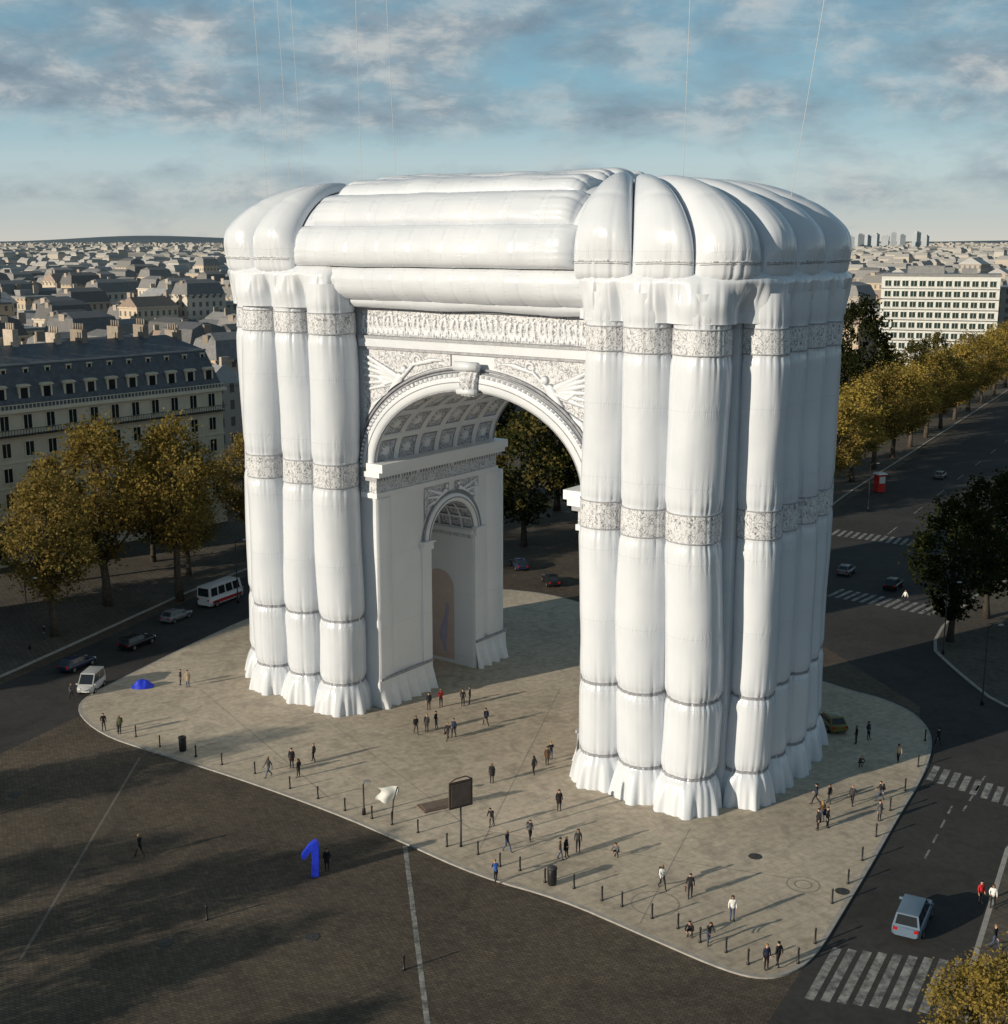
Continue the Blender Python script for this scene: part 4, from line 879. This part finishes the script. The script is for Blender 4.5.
# ------------------------------------------------------------------ people
J0=dict(pel=(0,0,.95),spi=(0,.01,1.12),che=(0,0,1.30),nek=(0,.0,1.47),hd0=(0,.015,1.55),hd1=(0,.03,1.63),hd2=(0,.015,1.71))
for s_,q in (('l',-1),('r',1)):
    J0.update({'hip'+s_:(q*.09,0,.90),'kne'+s_:(q*.1,.03,.5),'ank'+s_:(q*.105,0,.1),'toe'+s_:(q*.12,.16,.035),'sho'+s_:(q*.175,0,1.40),'elb'+s_:(q*.235,-.02,1.13),'wri'+s_:(q*.25,.06,.89),'han'+s_:(q*.245,.09,.8)})
RAD=dict(pel=.135,spi=.12,che=.145,nek=.058,hd0=.075,hd1=.098,hd2=.06,hip=.095,kne=.062,ank=.045,toe=.038,sho=.075,elb=.05,wri=.034,han=.036)
ED=[('pel','spi',1),('spi','che',1),('che','nek',1),('nek','hd0',0),('hd0','hd1',0),('hd1','hd2',0)]
for s_ in 'lr': ED+=[('pel','hip'+s_,2),('hip'+s_,'kne'+s_,2),('kne'+s_,'ank'+s_,2),('ank'+s_,'toe'+s_,3),('che','sho'+s_,1),('sho'+s_,'elb'+s_,1),('elb'+s_,'wri'+s_,1),('wri'+s_,'han'+s_,0)]
POSE={'stand':{},
 'relax':dict(knel=(-.12,.05,.5),ankl=(-.16,.06,.1),toel=(-.2,.21,.035),elbr=(.25,-.05,1.14),wrir=(.2,.14,.98),hanr=(.12,.2,1.0)),
 'walk':dict(knel=(-.1,.2,.52),ankl=(-.1,.32,.11),toel=(-.105,.48,.06),kner=(.1,-.03,.5),ankr=(.1,-.34,.17),toer=(.105,-.22,.045),elbl=(-.24,-.13,1.15),wril=(-.25,-.18,.91),hanl=(-.245,-.18,.82),elbr=(.24,.1,1.14),wrir=(.24,.27,.95),hanr=(.235,.33,.88)),
 'walk_slow':dict(kner=(.1,.13,.52),ankr=(.1,.16,.1),toer=(.11,.32,.04),ankl=(-.1,-.18,.12),toel=(-.105,-.03,.04),knel=(-.1,0,.5),elbr=(.24,-.08,1.14),wrir=(.25,-.07,.89),hanr=(.245,-.05,.8)),
 'phone':dict(elbr=(.26,.04,1.15),wrir=(.18,.26,1.3),hanr=(.13,.32,1.36),elbl=(-.26,.04,1.15),wril=(-.15,.26,1.3),hanl=(-.09,.32,1.35)),
 'crouch':dict(pel=(0,-.12,.42),spi=(0,-.02,.58),che=(0,.1,.74),nek=(0,.16,.9),hd0=(0,.19,.97),hd1=(0,.22,1.05),hd2=(0,.2,1.13),hipl=(-.1,-.1,.4),hipr=(.1,-.1,.4),knel=(-.15,.28,.52),kner=(.15,.26,.5),ankl=(-.12,.02,.1),ankr=(.12,0,.1),toel=(-.15,.18,.035),toer=(.15,.16,.035),shol=(-.175,.12,.84),shor=(.175,.12,.84),elbl=(-.26,.3,.62),elbr=(.26,.3,.62),wril=(-.16,.46,.56),wrir=(.16,.46,.56),hanl=(-.1,.53,.52),hanr=(.1,.53,.52)),
 'lean':dict(che=(0,.12,1.26),nek=(0,.2,1.41),hd0=(0,.24,1.48),hd1=(0,.28,1.55),hd2=(0,.27,1.63),spi=(0,.05,1.1),shol=(-.175,.15,1.34),shor=(.175,.15,1.34),elbl=(-.22,.25,1.1),elbr=(.22,.25,1.1),wril=(-.18,.48,1.0),wrir=(.18,.48,1.0),hanl=(-.17,.56,.99),hanr=(.17,.56,.99),ankl=(-.1,-.2,.12),toel=(-.1,-.04,.04),knel=(-.1,.0,.5),kner=(.1,.14,.5),ankr=(.1,.12,.1),toer=(.11,.28,.035))}
pmats=[mat('skin_placeholder',(.45,.27,.19)),mat('top_placeholder',(.02,.02,.02)),mat('trouser_placeholder',(.02,.02,.02)),mat('shoe_leather',(.02,.018,.016)),mat('eye_dark',(.02,.015,.01))]
PM={}
for pn,mod in POSE.items():
    J=dict(J0); J.update(mod); names=list(J); idx={n:i for i,n in enumerate(names)}
    me=bpy.data.meshes.new('skel'); me.from_pydata([J[n] for n in names],[(idx[a],idx[b]) for a,b,_ in ED],[])
    ob=bpy.data.objects.new('skel',me); C.objects.link(ob); ob.modifiers.new('skin','SKIN'); sb=ob.modifiers.new('sub','SUBSURF'); sb.levels=1; sb.render_levels=1
    for i,n in enumerate(names):
        r=RAD.get(n,RAD.get(n[:3])); sv=me.skin_vertices[0].data[i]; sv.radius=(r*(1.12 if n in('che','pel','spi') else 1),r*(.85 if n in('che','spi') else 1)); sv.use_root=(n=='pel')
    bpy.context.view_layer.update(); ev=ob.evaluated_get(bpy.context.evaluated_depsgraph_get()); m2=bpy.data.meshes.new_from_object(ev)
    mb=MB(); vs=[v.co.copy() for v in m2.vertices]; zmin=min(v.z for v in vs); vs=[v-Vector((0,0,zmin)) for v in vs]
    for f in m2.polygons:
        c=Vector(f.center)-Vector((0,0,zmin)); best=None
        for a,b,mi in ED:
            A=Vector(J[a])-Vector((0,0,zmin)); B=Vector(J[b])-Vector((0,0,zmin)); d=B-A; k=max(0,min(1,(c-A).dot(d)/d.length_squared)); ra=RAD.get(a,RAD.get(a[:3])); rb=RAD.get(b,RAD.get(b[:3]))
            e=(c-A-d*k).length/(ra+(rb-ra)*k)
            if best is None or e<best[0]: best=(e,mi)
        mb.f.append(tuple(f.vertices)); mb.m.append(best[1]); mb.s.append(True)
    mb.v=[tuple(v) for v in vs]
    o_=Vector((0,0,-zmin)); hd=Vector(J['hd1'])+o_
    mb.tube([hd+Vector((0,.085,.015)),hd+Vector((0,.122,-.02)),hd+Vector((0,.09,-.03))],[.008,.016,.01],6)
    for q in (-1,1):
        mb.ell(hd+Vector((q*.035,.088,.015)),(.013,.01,.008),6,4,4); mb.ell(hd+Vector((q*.098,0,-.005)),(.012,.022,.032),6,5,0)
    mb.box(hd+Vector((0,.088,-.055)),(.045,.012,.01),0,4)
    for s_,q in (('l',-1),('r',1)):
        wv=Vector(J['wri'+s_])+o_; hv=Vector(J['han'+s_])+o_; d=(hv-wv).normalized(); sd_=Vector((0,1,0)) if abs(d.z)>.5 else Vector((q*-1,0,0)); nn=d.cross(sd_).normalized(); sd_=nn.cross(d)
        for k,ln in enumerate((.07,.082,.077,.06)):
            st=hv+sd_*(.03-.02*k)+d*.02; mb.tube([st,st+d*ln*.55+nn*.006*q,st+d*ln+nn*.025*q],[.0095,.009,.007],5,0)
        st=wv.lerp(hv,.45)+sd_*.03; mb.tube([st,st+d*.03+sd_*.025,st+d*.065+sd_*.03],[.011,.01,.008],5,0)
    PM[pn]=(mb.mesh('person_'+pn,pmats),hd)
    bpy.data.objects.remove(ob)
def solid(n,c,r=.85): return mat(n,c,tuple(min(1,x*1.4+.003) for x in c),14,r)
CL=dict(black=solid('cloth_black',(.012,.012,.014)),navy=solid('cloth_navy',(.015,.02,.045)),grey=solid('cloth_grey',(.09,.09,.095)),dgrey=solid('cloth_dark_grey',(.035,.035,.038)),white=solid('cloth_white',(.62,.62,.6)),red=solid('cloth_red',(.4,.02,.025)),brown=solid('cloth_brown',(.09,.055,.03)),beige=solid('cloth_beige',(.32,.26,.18)),blue=solid('cloth_blue',(.03,.08,.28)),green=solid('cloth_olive',(.05,.06,.03)),jeans=solid('cloth_denim',(.04,.06,.11)))
SK=[solid('skin_light',(.45,.28,.2),.6),solid('skin_tan',(.3,.17,.11),.6),solid('skin_deep',(.1,.055,.035),.6)]
HR=[solid('hair_black',(.01,.009,.008)),solid('hair_brown',(.05,.028,.015)),solid('hair_fair',(.22,.14,.06)),solid('hair_grey',(.25,.24,.23))]
hm=MB(); hm.grid(lambda a,b:(.108*cos(2*PI*a)*sin(PI*.62*b),-.014+.112*sin(2*PI*a)*sin(PI*(.62 if sin(2*PI*a)<.3 else .42)*b),.03+.095*cos(PI*(.62 if sin(2*PI*a)<.3 else .42)*b)),16,8,0,True,True); hme=hm.mesh('hair',HR[0])
hm=MB(); hm.grid(lambda a,b:(.112*cos(2*PI*a)*sin(PI*.62*b)*1.0,-.018+.118*sin(2*PI*a)*sin(PI*(.62 if sin(2*PI*a)<.3 else .42)*b)-(.03*b if sin(2*PI*a)<.3 else 0),.03+.095*cos(PI*(.62 if sin(2*PI*a)<.3 else .42)*b)-(.2*b**3 if sin(2*PI*a)<.3 else 0)),16,10,0,True,True); hml=hm.mesh('hair',HR[0])
km=MB(); km.grid(lambda a,b:((.17+.05*b)*cos(2*PI*a),(.145+.05*b)*sin(2*PI*a)-.01*b,1.2-.55*b),18,8,0,True,True); kme=km.mesh('coat',CL['black'])
bm_=MB(); bm_.box((0,-.24,1.22),(.3,.17,.44),0,0,.8,.8); bm_.box((0,-.34,1.12),(.22,.06,.2),0,0,.9,.6); bme2=bm_.mesh('backpack',CL['black'])
gm=MB(); gm.box((.3,.06,.62),(.1,.3,.26),0,0,.9,.9); gm.tube([(.3,-.03,.74),(.29,.04,.86),(.3,.15,.74)],.012,5); gme=gm.mesh('handbag',CL['brown'])
npers=[0]
def setmat(o,i,m): o.material_slots[i].link='OBJECT'; o.material_slots[i].material=m
def person(px,py,pose,rz,top,bot,label,z=.12,acc='',hs=1.0):
    npers[0]+=1; n=npers[0]; me,hd=PM[pose]; x,y=G(px,py)
    o=tag(link('person',me,None,(x,y,z),R(rz)),label,'person'); o.scale=(hs,hs,hs)
    setmat(o,0,SK[(n*7)%3 if n%2 else 0]); setmat(o,1,CL[top]); setmat(o,2,CL[bot])
    h=link('hair',hml if 'L' in acc else hme,o,hd); setmat(h,0,HR[(n*5+n//3)%4])
    if 'K' in acc: k=link('coat',kme,o); setmat(k,0,CL[top])
    if 'B' in acc: k=link('backpack',bme2,o); setmat(k,0,CL[('black','green','navy','dgrey')[n%4]])
    if 'G' in acc: link('handbag',gme,o)
PE=[(416,735,'walk',200,'black','dgrey','person in black walking, leftmost of the group in front of the arch opening',''),
(427,733,'stand',160,'dgrey','black','person in dark grey, second from left in the group before the arch opening','K'),
(436,730,'relax',250,'black','jeans','person in black top and jeans at the right of the trio before the opening',''),
(429,711,'stand',20,'navy','black','person in navy standing just behind the trio, nearer the left leg','B'),
(441,708,'phone',200,'red','black','person in a red top holding up a phone before the opening',''),
(463,707,'stand',180,'black','black','left one of two people in black standing close under the arch','L'),
(470,705,'relax',100,'dgrey','jeans','right one of the pair standing close under the arch',''),
(448,741,'walk',150,'black','dgrey','person in black striding at the front of the group before the opening','G'),
(454,738,'walk_slow',150,'navy','black','person in navy walking beside the striding one before the opening',''),
(486,727,'walk',30,'black','black','lone person in black walking right in front of the opening','B'),
(269,778,'walk',130,'dgrey','jeans','person walking left of the two tall dark figures on the left plaza',''),
(292,769,'stand',180,'black','black','left of the two dark figures standing together on the left plaza','K'),
(299,779,'relax',60,'black','dgrey','right of the two dark figures standing together on the left plaza','L'),
(314,763,'walk_slow',80,'dgrey','black','person in dark clothes strolling alone towards the left leg',''),
(188,688,'stand',200,'beige','jeans','person in a beige coat near the blue tarpaulin','K'),(181,686,'relax',120,'black','black','person in black beside the beige coat near the blue tarpaulin',''),
(492,784,'stand',170,'black','black','lone person in a long black coat standing left of the right leg','K'),
(534,776,'walk_slow',40,'dgrey','black','person in dark grey walking towards the foot of the right leg','L'),
(547,766,'stand',200,'brown','black','person in a brown coat close to the foot of the right leg','K'),(551,761,'phone',20,'black','jeans','person photographing the right leg from its foot',''),
(559,812,'stand',190,'black','black','person in a black coat and boots in front of the right leg','KL'),
(530,842,'walk_slow',210,'grey','black','person in a grey jacket walking right of the signboard','B'),
(507,853,'walk',230,'navy','jeans','person in navy striding just right of the signboard',''),
(492,828,'lean',150,'black','dgrey','person in black leaning forward behind the signboard',''),
(578,853,'stand',180,'dgrey','black','right one of the close trio standing in front of the right leg','L'),
(566,859,'relax',240,'black','black','middle one of the close trio standing in front of the right leg','K'),
(560,861,'walk_slow',270,'brown','jeans','left one of the close trio in front of the right leg',''),
(617,858,'crouch',140,'grey','dgrey','person in grey crouching on the paving in front of the right leg',''),
(662,890,'walk',200,'white','black','person in a white shirt walking at the front of the right leg','B'),
(690,899,'walk_slow',170,'black','black','person in black walking right of the white shirted one','G'),
(732,922,'stand',180,'white','jeans','person in a white top and jeans standing near the front kerb corner','L'),
(496,884,'lean',20,'blue','black','person in a blue jacket leaning over the front kerb near the signboard',''),
(818,831,'relax',100,'black','black','left one of the dark group beside the right leg','K'),(827,829,'stand',230,'dgrey','black','right one of the dark group beside the right leg','B'),
(822,824,'stand',10,'brown','jeans','person in brown at the back of the group beside the right leg','L'),(816,806,'walk',60,'navy','black','person in navy walking close to the base of the right leg',''),(829,805,'walk_slow',50,'black','dgrey','person in black close behind the one in navy by the right leg',''),
(852,806,'walk',150,'dgrey','black','lone person in dark grey walking on the right side of the plaza',''),
(879,822,'stand',200,'grey','black','person in a grey coat by the right kerb','K'),(880,802,'walk',80,'black','jeans','person in black walking beside the right kerb','B'),
(856,745,'stand',90,'black','black','left one of two people standing behind the right leg',''),(868,741,'relax',220,'navy','black','right one of two people standing behind the right leg','L'),
(898,764,'walk_slow',10,'beige','black','person in a beige top walking near the far right corner of the plaza',''),(860,768,'crouch',200,'dgrey','black','person crouching near the far right corner of the plaza',''),(938,747,'walk',20,'black','black','person in black stepping off the plaza at its far right corner',''),
(104,732,'relax',200,'black','dgrey','person in black at the left tip of the plaza by the bollards',''),(120,735,'stand',160,'green','black','person in olive at the left tip of the plaza','B'),
(690,938,'crouch',160,'black','black','person in black crouching on the front kerb near its right end',''),(708,946,'lean',200,'dgrey','jeans','person in dark grey bending over on the front kerb near its right end',''),(766,971,'stand',200,'navy','black','person in navy at the front right corner of the plaza',''),
(778,969,'walk_slow',30,'black','black','person in black just right of the front corner of the plaza','')]
for (px,py,po,rz,tp,bt,lb,ac) in PE: person(px,py,po,rz,tp,bt,lb,.12,ac,random.uniform(.98,1.08))
person(327,870,'stand',190,'black','black','person in a black coat standing right beside the blue sculpture',0,'K'); person(140,857,'walk',60,'black','black','lone person in black walking across the dark cobbles on the left',0,'',1.08)
person(980,905,'stand',200,'red','black','person in a red jacket at the right edge beside the blue grey van',.12,''); person(992,909,'relax',160,'white','black','person in a white top right of the one in the red jacket',.12,'L'); person(994,950,'walk',220,'black','jeans','person in black on the right hand pavement below the red jacketed one',.12,'')
person(905,603,'walk',120,'white','black','person in a white top crossing the far crosswalk on the avenue',.0,'')
person(45,640,'stand',120,'black','jeans','person in black standing under the rusty tree at the left',.12,''); person(72,700,'walk',40,'grey','black','person in grey crossing to the left tip of the plaza',.0,'')
print('done',len(bpy.data.objects))
